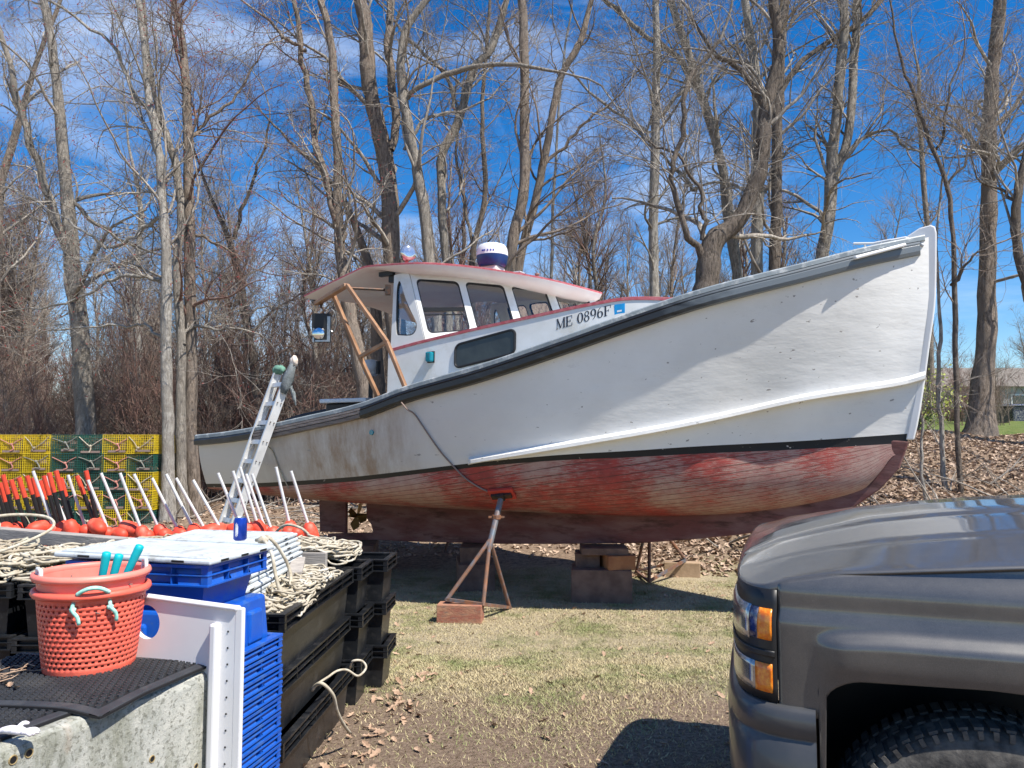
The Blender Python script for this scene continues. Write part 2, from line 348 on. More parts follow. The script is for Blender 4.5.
# ------------------------------------------------------------------ terrain
def th(x, y):
    wr = sm(.5, 3.5, x)
    r = min(max((y-9.6)/5.4, 0), 1)
    hr = 1.72*(.75*r+.25*sm(0, 1, r))+.075*min(max(y-15.2, 0), 14)
    hl = .25*sm(15, 20, y)+.7*sm(20, 40, y)
    far = .35*sm(11, 16, y)
    n = .035*math.sin(x*1.3+y*.7)+.03*math.sin(x*2.9-y*1.9)
    return wr*hr+(1-wr)*max(hl, far*.8)+n*sm(8.5, 12, y)-.12*sm(5., 6.8, y)*(1-sm(9.6, 11.5, y))
def terrain():
    xs = [-60+i*4 for i in range(12)]+[-12+i*.35 for i in range(72)]+[13.2+i*4 for i in range(14)]
    ys = [-20+i*4 for i in range(5)]+[-2+i*.5 for i in range(20)]+[8+i*.3 for i in range(50)]+[23+i*3 for i in range(28)]
    m = MB(); m.grid([[(x, y, th(x, y)) for y in ys] for x in xs]); m.f = [f for f in m.f]
    mat, t, b = nt('yard ground'); b.inputs['Roughness'].default_value = .95; b.inputs['Specular IOR Level'].default_value = .1
    v = coords(t)
    straw = mixc(t, ramp(t, noise(t, v, 60, 6, .8), [(.35, gray(0)), (.65, gray(1))]), (.30, .24, .15), (.54, .47, .33))
    grn = mixc(t, ramp(t, noise(t, v, 45, 4, .8), [(.35, gray(0)), (.65, gray(1))]), (.13, .15, .05), (.26, .25, .11))
    soil = mixc(t, ramp(t, noise(t, v, 35, 6, .8), [(.4, gray(0)), (.6, gray(1))]), (.17, .12, .085), (.36, .27, .20))
    c = mixc(t, ramp(t, noise(t, v, 1.6, 8, .75), [(.48, gray(0)), (.64, gray(.9))]), straw, grn)
    sx = N(t, 'ShaderNodeSeparateXYZ'); t.links.new(v, sx.inputs[0])
    def edge(axis, a, b_, namp, nsc):
        nn = noise(t, v, nsc, 5, .7); ad = N(t, 'ShaderNodeMath', operation='MULTIPLY_ADD'); t.links.new(nn, ad.inputs[0]); ad.inputs[1].default_value = namp; t.links.new(sx.outputs[axis], ad.inputs[2])
        mr = N(t, 'ShaderNodeMapRange', inp={'From Min': a+namp/2, 'From Max': b_+namp/2}); t.links.new(ad.outputs[0], mr.inputs['Value']); return mr.outputs[0]
    c = mixc(t, edge('Y', 5.5, 4.7, 1.4, 1.3), c, soil)
    c = mixc(t, ramp(t, noise(t, v, 1.1, 6, .7), [(.58, gray(0)), (.7, gray(.8))]), c, soil)
    litter = mixc(t, ramp(t, noise(t, v, 16, 6, .8), [(.35, gray(0)), (.65, gray(1))]), (.11, .075, .052), (.38, .28, .20))
    c = mixc(t, edge('Y', 9.7, 10.5, 1.6, 1.1), c, litter)
    lawn = mixc(t, ramp(t, noise(t, v, 6, 5, .8), [(.35, gray(0)), (.65, gray(1))]), (.09, .15, .035), (.20, .22, .08))
    e2 = N(t, 'ShaderNodeMath', operation='MULTIPLY'); t.links.new(edge('Y', 15.0, 15.5, .8, 2), e2.inputs[0]); t.links.new(edge('X', 2.5, 4, 1, 1), e2.inputs[1])
    c = mixc(t, e2.outputs[0], c, lawn)
    t.links.new(c, b.inputs['Base Color']); bump(t, b, noise(t, v, 50, 8, .85), .9, .03)
    o = m.build('ground', mat, smooth=True); o['kind'] = 'structure'
terrain()

# ------------------------------------------------------------------ stuff: grass, leaves
def scatter_mesh(name, n, gen, mat, label):
    V = []; Fc = []
    for _ in range(n):
        vs, fs = gen(); o = len(V); V += vs; Fc += [tuple(i+o for i in f) for f in fs]
    me = bpy.data.meshes.new(name); me.from_pydata(V, [], Fc); me.materials.append(mat); me.update()
    o = bpy.data.objects.new(name, me); COL.objects.link(o); o['kind'] = 'stuff'; o['label'] = label; o['category'] = name.replace('_', ' '); return o
def grassmat():
    m, t, b = nt('short grass blades'); b.inputs['Roughness'].default_value = .8
    v = coords(t)
    a = mixc(t, ramp(t, noise(t, v, 120, 2, .5), [(.35, gray(0)), (.65, gray(1))]), (.56, .47, .28), (.40, .32, .18))
    g = mixc(t, ramp(t, noise(t, v, 90, 2, .5), [(.35, gray(0)), (.65, gray(1))]), (.12, .18, .04), (.24, .27, .10))
    c = mixc(t, ramp(t, noise(t, v, 1.6, 8, .75), [(.46, gray(.06)), (.62, gray(.85))]), a, g)
    t.links.new(c, b.inputs['Base Color']); return m
def blade():
    while True:
        y = random.uniform(3.4, 10.2)
        if random.random() < min(1, (4.6/y)**1.3): break
    x = random.uniform(-.34*y-.4, .42*y+.5)
    if y < 5.6 and random.random() > .10+.90*sm(4.4, 5.6, y+.5*math.sin(x*2.1+1)+random.uniform(-.4, .4)): return [], []
    h = random.uniform(.006, .022)*(1.3 if random.random() < .1 else 1); a = random.uniform(0, 6.28); w_ = random.uniform(.0016, .0034)*(1+.08*y)
    la = random.uniform(0, 6.28); lean = random.uniform(.3, 1.8)*h
    z = th(x, y); dx, dy = math.cos(a)*w_, math.sin(a)*w_
    return [(x-dx, y-dy, z-.002), (x+dx, y+dy, z-.002), (x+math.cos(la)*lean, y+math.sin(la)*lean, z+h)], [(0, 1, 2)]
scatter_mesh('grass', 230000, blade, grassmat(), 'patchy straw and green grass of the yard')
def leafshape(x, y, z, s, rnd=1.):
    a = random.uniform(0, 6.28); tx = random.uniform(-.6, .6)*rnd; ty = random.uniform(-.6, .6)*rnd; curl = random.uniform(.1, .5)*s
    q = Matrix.Rotation(a, 3, 'Z')@Matrix.Rotation(tx, 3, 'X')@Matrix.Rotation(ty, 3, 'Y')
    P = [(0, -1, .0), (.35, -.55, .2), (.25, -.3, .1), (.62, 0, .5), (.3, .2, .15), (.45, .6, .4), (0, 1, .3), (-.45, .6, .4), (-.3, .2, .15), (-.62, 0, .5), (-.25, -.3, .1), (-.35, -.55, .2)]
    vs = [tuple(Vector((x, y, z+.012))+q@Vector((px*s*.62, py*s*.62, pz*curl))) for px, py, pz in P]
    c = tuple(Vector((x, y, z+.008)))
    return vs+[c], [(i, (i+1) % 12, 12) for i in range(12)]
def leaf_near():
    r = random.random()
    if r < .34: k = random.random(); x = -.93+.16*k+random.gauss(.12, .12); y = 3.6+1.9*k; 
    elif r < .75: y = random.uniform(3.7, 8.8); x = random.uniform(-1.2, .36*y)
    else: y = random.uniform(8.2, 10.5); x = random.uniform(1.2, 5)
    return leafshape(x, y, th(x, y), random.uniform(.03, .062))
scatter_mesh('fallen_leaves', 330, leaf_near, M_SOIL, 'dry brown oak leaves fallen on the yard grass and by the totes')
def leaf_bank():
    if random.random() < .75: x = random.uniform(1.5, 11.5); y = random.uniform(9.7, 15.3)
    else: x = random.uniform(-9, 3); y = random.uniform(10.8, 19)
    v, f = leafshape(x, y, th(x, y), random.uniform(.045, .085), 1.3)
    idx = [0, 3, 6, 9]; return [v[i] for i in idx]+[v[12]], [(0, 1, 4), (1, 2, 4), (2, 3, 4), (3, 0, 4)]
scatter_mesh('leaf_litter', 26000, leaf_bank, M_LEAF2, 'thick brown leaf litter on the wooded bank')

# ------------------------------------------------------------------ trees
def tubes_np(paths, rads, sides):
    """paths: (K,P,3) rads: (K,P) -> verts, faces"""
    paths = np.asarray(paths, float); rads = np.asarray(rads, float); K, P, _ = paths.shape
    d = np.empty_like(paths); d[:, 1:-1] = paths[:, 2:]-paths[:, :-2]; d[:, 0] = paths[:, 1]-paths[:, 0]; d[:, -1] = paths[:, -1]-paths[:, -2]
    d /= (np.linalg.norm(d, axis=2, keepdims=True)+1e-9)
    ref = np.tile(np.array([.31, .95, .05]), (K, P, 1))
    x = np.cross(d, ref); x /= (np.linalg.norm(x, axis=2, keepdims=True)+1e-9); y = np.cross(d, x)
    a = np.arange(sides)*2*np.pi/sides
    V = paths[:, :, None, :]+rads[:, :, None, None]*(np.cos(a)[None, None, :, None]*x[:, :, None, :]+np.sin(a)[None, None, :, None]*y[:, :, None, :])
    V = V.reshape(-1, 3)
    k = np.arange(K)[:, None, None]*P*sides; p = np.arange(P-1)[None, :, None]*sides; j = np.arange(sides)[None, None, :]; j2 = (j+1) % sides
    Fq = np.stack([k+p+j, k+p+j2, k+p+sides+j2, k+p+sides+j], axis=-1).reshape(-1, 4)
    return V, Fq
def np_mesh(name, blocks, mat, parent=None, smooth=True):
    Vs, Fs, o = [], [], 0
    for V, Fq in blocks: Vs.append(V); Fs.append(Fq+o); o += len(V)
    V = np.concatenate(Vs); Fq = np.concatenate(Fs)
    me = bpy.data.meshes.new(name); me.vertices.add(len(V)); me.vertices.foreach_set('co', V.astype(np.float32).ravel())
    n = len(Fq); me.loops.add(n*4); me.loops.foreach_set('vertex_index', Fq.astype(np.int32).ravel())
    me.polygons.add(n); me.polygons.foreach_set('loop_start', np.arange(n, dtype=np.int32)*4); me.polygons.foreach_set('loop_total', np.full(n, 4, dtype=np.int32))
    me.materials.append(mat); me.update(calc_edges=True)
    if smooth: me.polygons.foreach_set('use_smooth', np.ones(n, dtype=bool))
    ob = bpy.data.objects.new(name, me); COL.objects.link(ob)
    if parent is not None: ob.parent = parent
    return ob
def grow(start, dirs, length, r0, P, wig, up, r1=None):
    """vectorised curved branches: start (K,3) dirs (K,3) length (K,) r0 (K,)"""
    K = len(start); pts = np.empty((K, P, 3)); pts[:, 0] = start
    d = dirs/(np.linalg.norm(dirs, axis=1, keepdims=True)+1e-9); step = (length/(P-1))[:, None]
    bend = rng.normal(0, wig*.5, (K, 3))
    for i in range(1, P):
        d = d+rng.normal(0, wig, (K, 3))+bend; d[:, 2] += up; d /= (np.linalg.norm(d, axis=1, keepdims=True)+1e-9)
        pts[:, i] = pts[:, i-1]+d*step
    tt = np.linspace(0, 1, P)[None]; e = (r0*.25)[:, None] if r1 is None else np.full((K, 1), r1)
    return pts, r0[:, None]*(1-tt)+e*tt
def spawn(pts, rads, n, t0, t1, ang, rk, l0, l1, up, base_len=None):
    """children of branches (K,P,3)"""
    K, P, _ = pts.shape
    tt = rng.uniform(t0, t1, (K, n)); f = tt*(P-1); i = np.minimum(f.astype(int), P-2); fr = (f-i)[..., None]
    k = np.arange(K)[:, None]
    a = pts[k, i]; b = pts[k, i+1]; s = a+(b-a)*fr; ax = (b-a)/(np.linalg.norm(b-a, axis=2, keepdims=True)+1e-9)
    rr = rads[k, i]*(1-fr[..., 0])+rads[k, i+1]*fr[..., 0]
    rv = rng.normal(0, 1, (K, n, 3)); side = np.cross(ax, rv); side /= (np.linalg.norm(side, axis=2, keepdims=True)+1e-9)
    an = rng.uniform(ang*.6, ang*1.25, (K, n, 1)); d = ax*np.cos(an)+side*np.sin(an); d[..., 2] += up
    L = rng.uniform(l0, l1, (K, n))*(1.15-.6*tt)
    r = np.minimum(rr*rk, L*.02+.002)
    return s.reshape(-1, 3), d.reshape(-1, 3), L.reshape(-1), r.reshape(-1)
def make_tree(name, label, paths, bk, tk, n1=17, n2=8, n3=7, L1=(1.2, 3.6), buds=False, cat='tree', group='bare trees of the wood behind the boat', t0=.25, tmin=.0030, extra_top=True, dens=1.):
    """paths: list of (list of 3D points, list of radii); first is the trunk"""
    base = Vector(paths[0][0][0]); root = empty(name, base, 0, label, cat, group)
    tb = []; blocks = []; buds_p = []
    allp = []
    for pi, (pp, rr) in enumerate(paths):
        n = 5; sm_ = cr([Vector(p)-base for p in pp], n); rads = np.interp(np.linspace(0, len(pp)-1, len(sm_)), range(len(pp)), rr)
        P3 = np.array([list(p) for p in sm_]); wob = np.cumsum(rng.normal(0, .035 if pi else .018, P3.shape), 0); wob -= np.linspace(0, 1, len(P3))[:, None]*wob[-1]; wob -= (1-np.linspace(0, 1, len(P3))[:, None])*wob[0]; P3 = P3+wob*(1 if pi else .7)
        rads = rads*(1+rng.normal(0, .04, len(rads)))*.88
        if pi == 0: rads[:2] *= (1.35, 1.1)
        tb.append(tubes_np(P3[None], rads[None], 12)); allp.append((P3, rads))
    np_mesh('trunk', tb, BARK[bk], root)
    for pi, (P3, rads) in enumerate(allp):
        k = int(n1*dens) if pi == 0 else max(5, int(n1*.55*dens))
        s, d, L, r = spawn(P3[None], rads[None], k, t0 if pi == 0 else .1, 1., .9, .34, L1[0], L1[1], .25)
        top = P3[-1]; dirt = P3[-1]-P3[-3]
        s = np.vstack([s, top[None]+0*s[:1]]); d = np.vstack([d, dirt[None]]); L = np.append(L, L1[1]*.9); r = np.append(r, rads[-1]*.9)
        r = np.maximum(r, .0065)
        p1, r1 = grow(s, d, L, r, 12, .15, .03); blocks.append(tubes_np(p1, r1, 5))
        s, d, L, r = spawn(p1, r1, n2, .15, 1., .8, .5, .45, 1.7, .05); r = np.maximum(r, .0042)
        p2, r2 = grow(s, d, L, r, 8, .17, .02); blocks.append(tubes_np(p2, r2, 4))
        s, d, L, r = spawn(p2, r2, n3, .1, 1., .7, .7, .2, .8, .06); r = np.full_like(r, tmin)
        p3, r3 = grow(s, d, L, r, 4, .15, .02, tmin*.5); blocks.append(tubes_np(p3, r3, 3))
        if buds: buds_p.append(p3[rng.random(len(p3)) < .35][:, -1])
    np_mesh('crown', blocks, TWIG[tk], root)
    if buds:
        q = np.concatenate(buds_p); K = len(q); pp = np.stack([q+rng.normal(0, .01, q.shape), q+rng.normal(0, .018, q.shape)], 1)
        np_mesh('buds', [tubes_np(pp, np.full((K, 2), .007), 3)], BUD, root)['kind'] = 'stuff'
    return root
def T(name, label, Y, pts, bk=0, tk=0, limbs=(), ext=4.5, **kw):
    """pts: (px,py,width px) bottom to top; limbs: lists of (px,py,w) (with own depth jitter)"""
    lo = pts[0]
    P = [at(p[0], p[1], Y) for p in pts]; rad = [p[2]*Y/770/2 for p in pts]
    g = th(P[0].x, Y)
    if P[0].z > g+.05:
        d = (P[0]-P[1]).normalized(); k = (P[0].z-g+.1)/max(-d.z, .3); P.insert(0, P[0]+d*k*Vector((.4, 0, 1)).length/1.08); P[0].z = g-.1; rad.insert(0, rad[0]*1.12)
    else: P[0].z = g-.1
    if ext:
        d = (P[-1]-P[-2]).normalized(); d.z = max(d.z, .7); P.append(P[-1]+d*ext*.5); P.append(P[-1]+(d+Vector((random.uniform(-.2, .2), random.uniform(-.2, .2), .2)))*ext*.5); rad += [rad[-1]*.62, rad[-1]*.25]
    paths = [(P, rad)]
    for lm in limbs:
        dz = random.uniform(-.06, .06)
        Q = [at(p[0], p[1], Y*(1+dz*i/len(lm))) for i, p in enumerate(lm)]; paths.append((Q, [p[2]*Y/770/2 for p in lm]))
    return make_tree(name, label, paths, bk, tk, **kw)

T('maple_tree', 'broad grey trunk forking low behind the yellow traps at the left', 16, [(86, 436, 23), (84, 350, 20), (76, 270, 18), (70, 200, 14), (62, 120, 12), (54, 55, 10), (44, -5, 9)], 0, 0,
  limbs=[[(74, 262, 13), (60, 222, 10), (42, 175, 9), (33, 130, 8), (24, 85, 7), (0, 30, 5)], [(70, 200, 5), (110, 230, 4), (135, 246, 3)]], buds=True)
T('maple_tree', 'leaning pale limbed tree at the far left edge above the traps', 19, [(-12, 430, 12), (-4, 300, 11), (2, 190, 9), (18, 130, 8), (28, 92, 6), (50, 30, 5)], 1, 0, buds=True)
T('maple_tree', 'pale grey trunk at the left of the tight clump by the yellow traps', 13.5, [(168, 520, 17), (170, 440, 13), (168, 330, 13), (168, 250, 11), (164, 190, 10), (158, 140, 10), (150, 90, 8), (146, 40, 7), (138, -5, 7)], 2, 0,
  limbs=[[(166, 215, 5), (150, 233, 5), (120, 250, 4), (95, 240, 3), (60, 215, 2)], [(164, 290, 6), (150, 282, 5), (125, 284, 4), (90, 300, 3), (30, 308, 2)], [(166, 340, 4), (145, 332, 3), (110, 335, 3), (50, 330, 2)], [(158, 140, 6), (140, 95, 5), (108, 40, 4), (48, 0, 3)]], buds=True)
T('maple_tree', 'twisted middle trunk of the clump, leaning into its neighbours', 13.9, [(182, 515, 14), (180, 430, 11), (181, 340, 10), (176, 260, 10), (178, 210, 9), (172, 160, 9), (158, 110, 6), (151, 60, 5)], 0, 0,
  limbs=[[(184, 345, 4), (195, 322, 4), (225, 322, 3), (245, 330, 2)]], buds=True)
T('maple_tree', 'tall brown trunk at the right of the clump with upright top', 14.3, [(196, 512, 17), (192, 430, 14), (192, 330, 13), (190, 240, 12), (192, 160, 11), (190, 90, 10), (182, 40, 8), (172, -5, 7)], 1, 3,
  limbs=[[(191, 140, 5), (208, 120, 4), (240, 90, 3), (258, 60, 2)], [(190, 235, 4), (215, 245, 3), (240, 260, 2)]], buds=True)
T('birch_tree', 'slender pale tree between the forked trunk and the clump', 20, [(134, 436, 9), (136, 350, 8), (138, 270, 7), (140, 215, 6), (134, 180, 4)], 2, 2, ext=2.5)
T('oak_tree', 'dark slim tree standing left of the ladder, forked high', 17, [(262, 440, 10), (252, 370, 10), (242, 310, 9), (236, 265, 8), (228, 232, 6), (212, 195, 4), (200, 160, 3)], 3, 0, ext=2,
  limbs=[[(234, 240, 5), (248, 200, 4), (262, 165, 3), (270, 120, 2)]], n1=16)
T('oak_tree', 'tall forked trunk rising just behind the wooden hauling frame', 15, [(372, 450, 20), (364, 395, 18), (353, 335, 17), (345, 280, 13), (341, 235, 12), (340, 160, 10), (336, 105, 10), (332, 42, 9), (320, -5, 8)], 1, 0,
  limbs=[[(341, 240, 9), (333, 215, 8), (316, 160, 8), (313, 88, 7), (306, 35, 6), (292, -5, 5)], [(306, 50, 5), (290, 40, 4), (262, 15, 3)]], buds=True)
T('oak_tree', 'second trunk behind the frame, half hidden by the cabin wall', 16.5, [(384, 450, 16), (378, 380, 14), (377, 320, 13), (372, 270, 11), (352, 215, 7), (330, 180, 5), (300, 150, 4)], 1, 0, n1=14, ext=1.5)
T('oak_tree', 'thickest trunk in the middle, brown bark, behind the spotlight', 16, [(398, 440, 24), (396, 340, 22), (391, 253, 21), (389, 193, 20), (380, 140, 19), (371, 88, 18), (366, 35, 17), (358, -8, 16)], 1, 0,
  limbs=[[(391, 150, 9), (389, 105, 10), (387, 53, 10), (391, -5, 9)]], n1=16, buds=True)
T('oak_tree', 'grey trunk right of the thickest one, curving right at the top', 15.5, [(440, 430, 17), (436, 330, 14), (429, 260, 13), (422, 193, 12), (411, 140, 12), (403, 88, 11), (405, 35, 9), (432, -5, 7)], 0, 0,
  limbs=[[(405, 110, 5), (415, 88, 6), (461, 70, 6), (510, 64, 5), (560, 72, 3)], [(404, 150, 4), (430, 120, 4), (460, 112, 3)]])
T('oak_tree', 'winding trunk left of the radar dome, bending right overhead', 17, [(450, 420, 12), (447, 330, 11), (445, 260, 10), (440, 197, 10), (441, 155, 10), (461, 112, 10), (475, 63, 9), (492, 42, 8), (506, -5, 7)], 0, 0,
  limbs=[[(458, 118, 5), (452, 85, 4), (425, 50, 4), (392, 18, 3)]])
T('oak_tree', 'thin dark tree rising straight up behind the radar dome', 20, [(478, 430, 9), (474, 330, 8), (472, 260, 7), (486, 200, 6), (482, 120, 5), (488, 30, 4)], 3, 1,
  limbs=[[(474, 250, 4), (464, 200, 4), (461, 140, 3), (466, 70, 2)]], n1=15)
T('oak_tree', 'brown straight trunk directly right of the radar dome', 16, [(500, 430, 15), (503, 330, 14), (508, 250, 13), (519, 188, 12), (521, 110, 11), (520, 40, 11), (519, -5, 10)], 1, 1, n1=18)
T('oak_tree', 'trunk leaning right over the cabin roof, forked high', 17, [(505, 430, 11), (512, 330, 10), (520, 262, 10), (535, 198, 10), (545, 151, 9), (557, 87, 8), (578, 45, 8), (592, -5, 6)], 1, 1,
  limbs=[[(540, 175, 5), (560, 150, 4), (590, 120, 3), (620, 95, 2)]])
T('dead_tree', 'thin bleached snag between the two trunks above the cabin', 19, [(548, 430, 4), (552, 250, 4), (556, 150, 3), (561, 75, 3), (572, 5, 2)], 2, 2, ext=0, n1=4, n2=2, n3=1)
T('birch_tree', 'straight pale birch behind the middle of the boat', 17, [(654, 430, 13), (653, 350, 12), (653, 290, 11), (653, 188, 11), (655, 113, 10), (657, 50, 9), (656, -5, 8)], 2, 2,
  limbs=[[(654, 145, 4), (630, 120, 4), (590, 90, 3), (570, 70, 2)], [(655, 120, 5), (680, 95, 4), (720, 60, 3), (760, 30, 2)]], n1=18)
T('oak_tree', 'tall grey tree right of the birch, leaning left as it rises', 18, [(742, 430, 11), (738, 300, 11), (726, 200, 10), (711, 132, 10), (688, 57, 9), (668, -5, 8)], 0, 0,
  limbs=[[(700, 95, 7), (677, 53, 7), (643, 30, 6), (600, -5, 5)], [(696, 190, 3), (688, 188, 4), (665, 160, 3), (646, 143, 2)]])
T('oak_tree', 'big dark crooked tree curving right behind the foredeck', 13.5, [(702, 420, 30), (702, 330, 29), (704, 285, 28), (711, 243, 24), (732, 222, 20), (749, 188, 18), (760, 143, 17), (766, 100, 15), (777, 57, 13), (773, -8, 12)], 3, 0,
  limbs=[[(704, 262, 9), (685, 241, 7), (672, 195, 6), (680, 150, 6), (690, 85, 5), (720, 40, 4)], [(702, 240, 5), (700, 210, 5), (688, 188, 4), (665, 160, 3), (648, 140, 2)], [(764, 110, 6), (740, 70, 6), (712, 55, 5), (690, 10, 4)]])
T('oak_tree', 'pale grey trunk crossing behind the big crooked tree', 17, [(764, 430, 15), (761, 350, 14), (760, 260, 13), (760, 160, 13), (758, 80, 11), (748, 10, 9)], 2, 0, n1=18)
T('oak_tree', 'dark trunk right of the crooked tree with a sweeping limb', 16, [(776, 430, 14), (775, 350, 13), (774, 270, 13), (778, 176, 12), (779, 78, 12), (787, -5, 11)], 3, 0,
  limbs=[[(778, 118, 7), (793, 74, 7), (848, 31, 6), (884, -2, 5)]])
T('oak_tree', 'leaning twin stemmed trunk left of the bow', 16, [(800, 430, 14), (812, 310, 14), (821, 258, 14), (830, 188, 14), (834, 137, 12), (844, 59, 11), (845, -5, 10)], 0, 0,
  limbs=[[(831, 190, 9), (844, 137, 10), (854, 40, 10), (858, -5, 8)], [(845, 160, 3), (862, 142, 4), (890, 138, 3), (915, 150, 2)]])
T('oak_tree', 'thin bent tree behind the crooked trunk, above the foredeck', 20, [(745, 430, 9), (740, 300, 9), (730, 240, 8), (722, 180, 6), (716, 120, 4)], 0, 0, n1=14, ext=2)
T('oak_tree', 'tall straight trunk on the lawn edge right of the bow', 15.2, [(979, 434, 32), (983, 380, 24), (988, 300, 19), (990, 200, 17), (993, 130, 16), (998, 60, 15), (1001, -5, 14)], 1, 0,
  limbs=[[(992, 128, 5), (1012, 100, 5), (1035, 80, 4)], [(990, 165, 4), (970, 140, 3), (940, 110, 2)]], n1=18)
T('sapling', 'slim dark sapling standing just right of the stem', 12.2, [(955, 486, 6), (953, 400, 6), (952, 300, 6), (950, 200, 5), (934, 149, 5), (915, 102, 4), (899, 55, 3), (890, 0, 2)], 3, 1, ext=0,
  limbs=[[(951, 285, 4), (968, 270, 3), (985, 250, 2)], [(946, 190, 3), (968, 160, 3), (1010, 90, 2)], [(935, 150, 3), (950, 120, 3), (962, 60, 2)]], n1=14, n2=4, n3=3, L1=(.5, 1.8))
T('sapling', 'pale crooked sapling leaning beside the dark one', 12.3, [(947, 484, 6), (948, 440, 5), (944, 390, 5), (946, 330, 4), (938, 260, 3), (942, 180, 2)], 2, 0, ext=0, n1=10, n2=4, n3=3, L1=(.4, 1.4))
T('sapling', 'thin stub stem close to the bow foot', 11.6, [(924, 486, 4), (922, 440, 3), (919, 400, 3), (922, 330, 2)], 2, 1, ext=0, n1=7, n2=3, n3=2, L1=(.4, 1.2))
T('oak_tree', 'curved dark tree cut by the right edge of the view', 14, [(1052, 434, 16), (1046, 340, 14), (1020, 274, 11), (1012, 211, 10), (1022, 168, 9), (1040, 90, 8)], 3, 0, n1=16,
  limbs=[[(1014, 200, 4), (1000, 185, 3), (975, 170, 2)]])
T('oak_tree', 'distant straight tree between the bow and the lawn trunk', 24, [(932, 432, 8), (930, 300, 7), (925, 200, 6), (920, 100, 5)], 1, 1, n1=16, ext=2)

# background: shared meshes, individual trees
def proto_tree(idx, h, r, bk, tk, n1, n2, n3, spread, tmin=.006):
    pts = [(0, 0, -.1)]; x = y = 0
    for i in range(1, 6): x += random.uniform(-.06, .06)*h; y += random.uniform(-.03, .03)*h; pts.append((x, y, h*i/5))
    n = cr(pts, 4); P3 = np.array([list(p) for p in n]); rads = np.linspace(r, r*.15, len(n))
    blocks = []; tb = [tubes_np(P3[None], rads[None], 7)]
    s, d, L, rr = spawn(P3[None], rads[None], n1, .12, 1., .7, .5, spread*.5, spread, .3); rr = np.maximum(rr, .012)
    p1, r1 = grow(s, d, L, rr, 8, .10, .05); blocks.append(tubes_np(p1, r1, 4))
    s, d, L, rr = spawn(p1, r1, n2, .15, 1., .7, .6, .5, 1.6, .1); rr = np.maximum(rr, .007)
    p2, r2 = grow(s, d, L, rr, 5, .12, .03); blocks.append(tubes_np(p2, r2, 3))
    s, d, L, rr = spawn(p2, r2, n3, .1, 1., .7, .7, .3, .9, .1)
    p3, r3 = grow(s, d, L, np.full_like(rr, tmin), 4, .14, .02, tmin*.5); blocks.append(tubes_np(p3, r3, 3))
    return tb, blocks, bk, tk
def background():
    protos = []
    for i in range(5):
        tb, bl, bk, tk = proto_tree(i, random.uniform(9, 13), random.uniform(.09, .15), i % 2, [1, 0, 3, 1, 0][i], 26, 8, 5, 3.2)
        root = empty('forest_tree', (0, 0, 0), 0, 'one of the many bare trees massed far behind the boat', 'tree', 'bare trees massed far behind')
        np_mesh('trunk', tb, BARK[bk], root); np_mesh('crown', bl, TWIG[tk], root); protos.append(root)
    k = 0
    for i in range(165):
        Y = random.uniform(23, 46); px = random.uniform(-120, 1150) if random.random() < .6 else random.uniform(-120, 480); X = (px-512)/770*Y
        if px > 860 and random.random() < .35: continue
        if 240 < px < 330 and random.random() < .5: continue
        p = protos[k] if k < 5 else copy_tree(protos[k % 5]); k += 1
        p.location = (X, Y, th(X, Y)-.1); p.rotation_euler = (0, 0, random.uniform(0, 6.28)); s = random.uniform(.6, 1.0) if px < 880 else random.uniform(.3, .5); p.scale = (s, s, s)
    # understorey brush
    pr = []
    for i in range(4):
        bl = []; ns = 9
        for _ in range(ns):
            hh = random.uniform(1.8, 4.2); st = np.array([[random.uniform(-.5, .5), random.uniform(-.5, .5), -.1]]); dr = np.array([[random.uniform(-.35, .35), random.uniform(-.35, .35), 1.]])
            p0, r0 = grow(st, dr, np.array([hh]), np.array([.016]), 9, .07, .03); bl.append(tubes_np(p0, r0, 4))
            s, d, L, rr = spawn(p0, r0, 12, .1, 1., .7, .7, .5, 1.5, .1); rr = np.maximum(rr, .006)
            p1, r1 = grow(s, d, L, rr, 5, .13, .03); bl.append(tubes_np(p1, r1, 3))
            s, d, L, rr = spawn(p1, r1, 6, .1, 1., .7, .7, .2, .7, .1)
            p2, r2 = grow(s, d, L, np.full_like(rr, .0042), 3, .14, .02, .002); bl.append(tubes_np(p2, r2, 3))
        o = np_mesh('brush_shrub', bl, TWIG[[3, 1, 3, 1][i]]); tag(o, 'bare reddish brown brush filling the wood edge behind traps and boat', 'shrub', 'bare brush at the edge of the wood'); pr.append(o)
    k = 0
    for i in range(250):
        Y = random.uniform(16.5, 27)
        px = random.uniform(-60, 420) if random.random() < .70 else random.uniform(420, 1040)
        X = (px-512)/770*Y
        if 318 < px < 395 or (px > 860 and not 925 < px < 1040): continue
        o = pr[k] if k < 4 else pr[k % 4].copy()
        if k >= 4: COL.objects.link(o)
        k += 1; o.location = (X, Y, th(X, Y)-.05); o.rotation_euler = (0, 0, random.uniform(0, 6.28)); s = random.uniform(.6, 1.25)*(.38 if px > 860 else 1); o.scale = (s, s, s*random.uniform(.8, 1.2))
background()
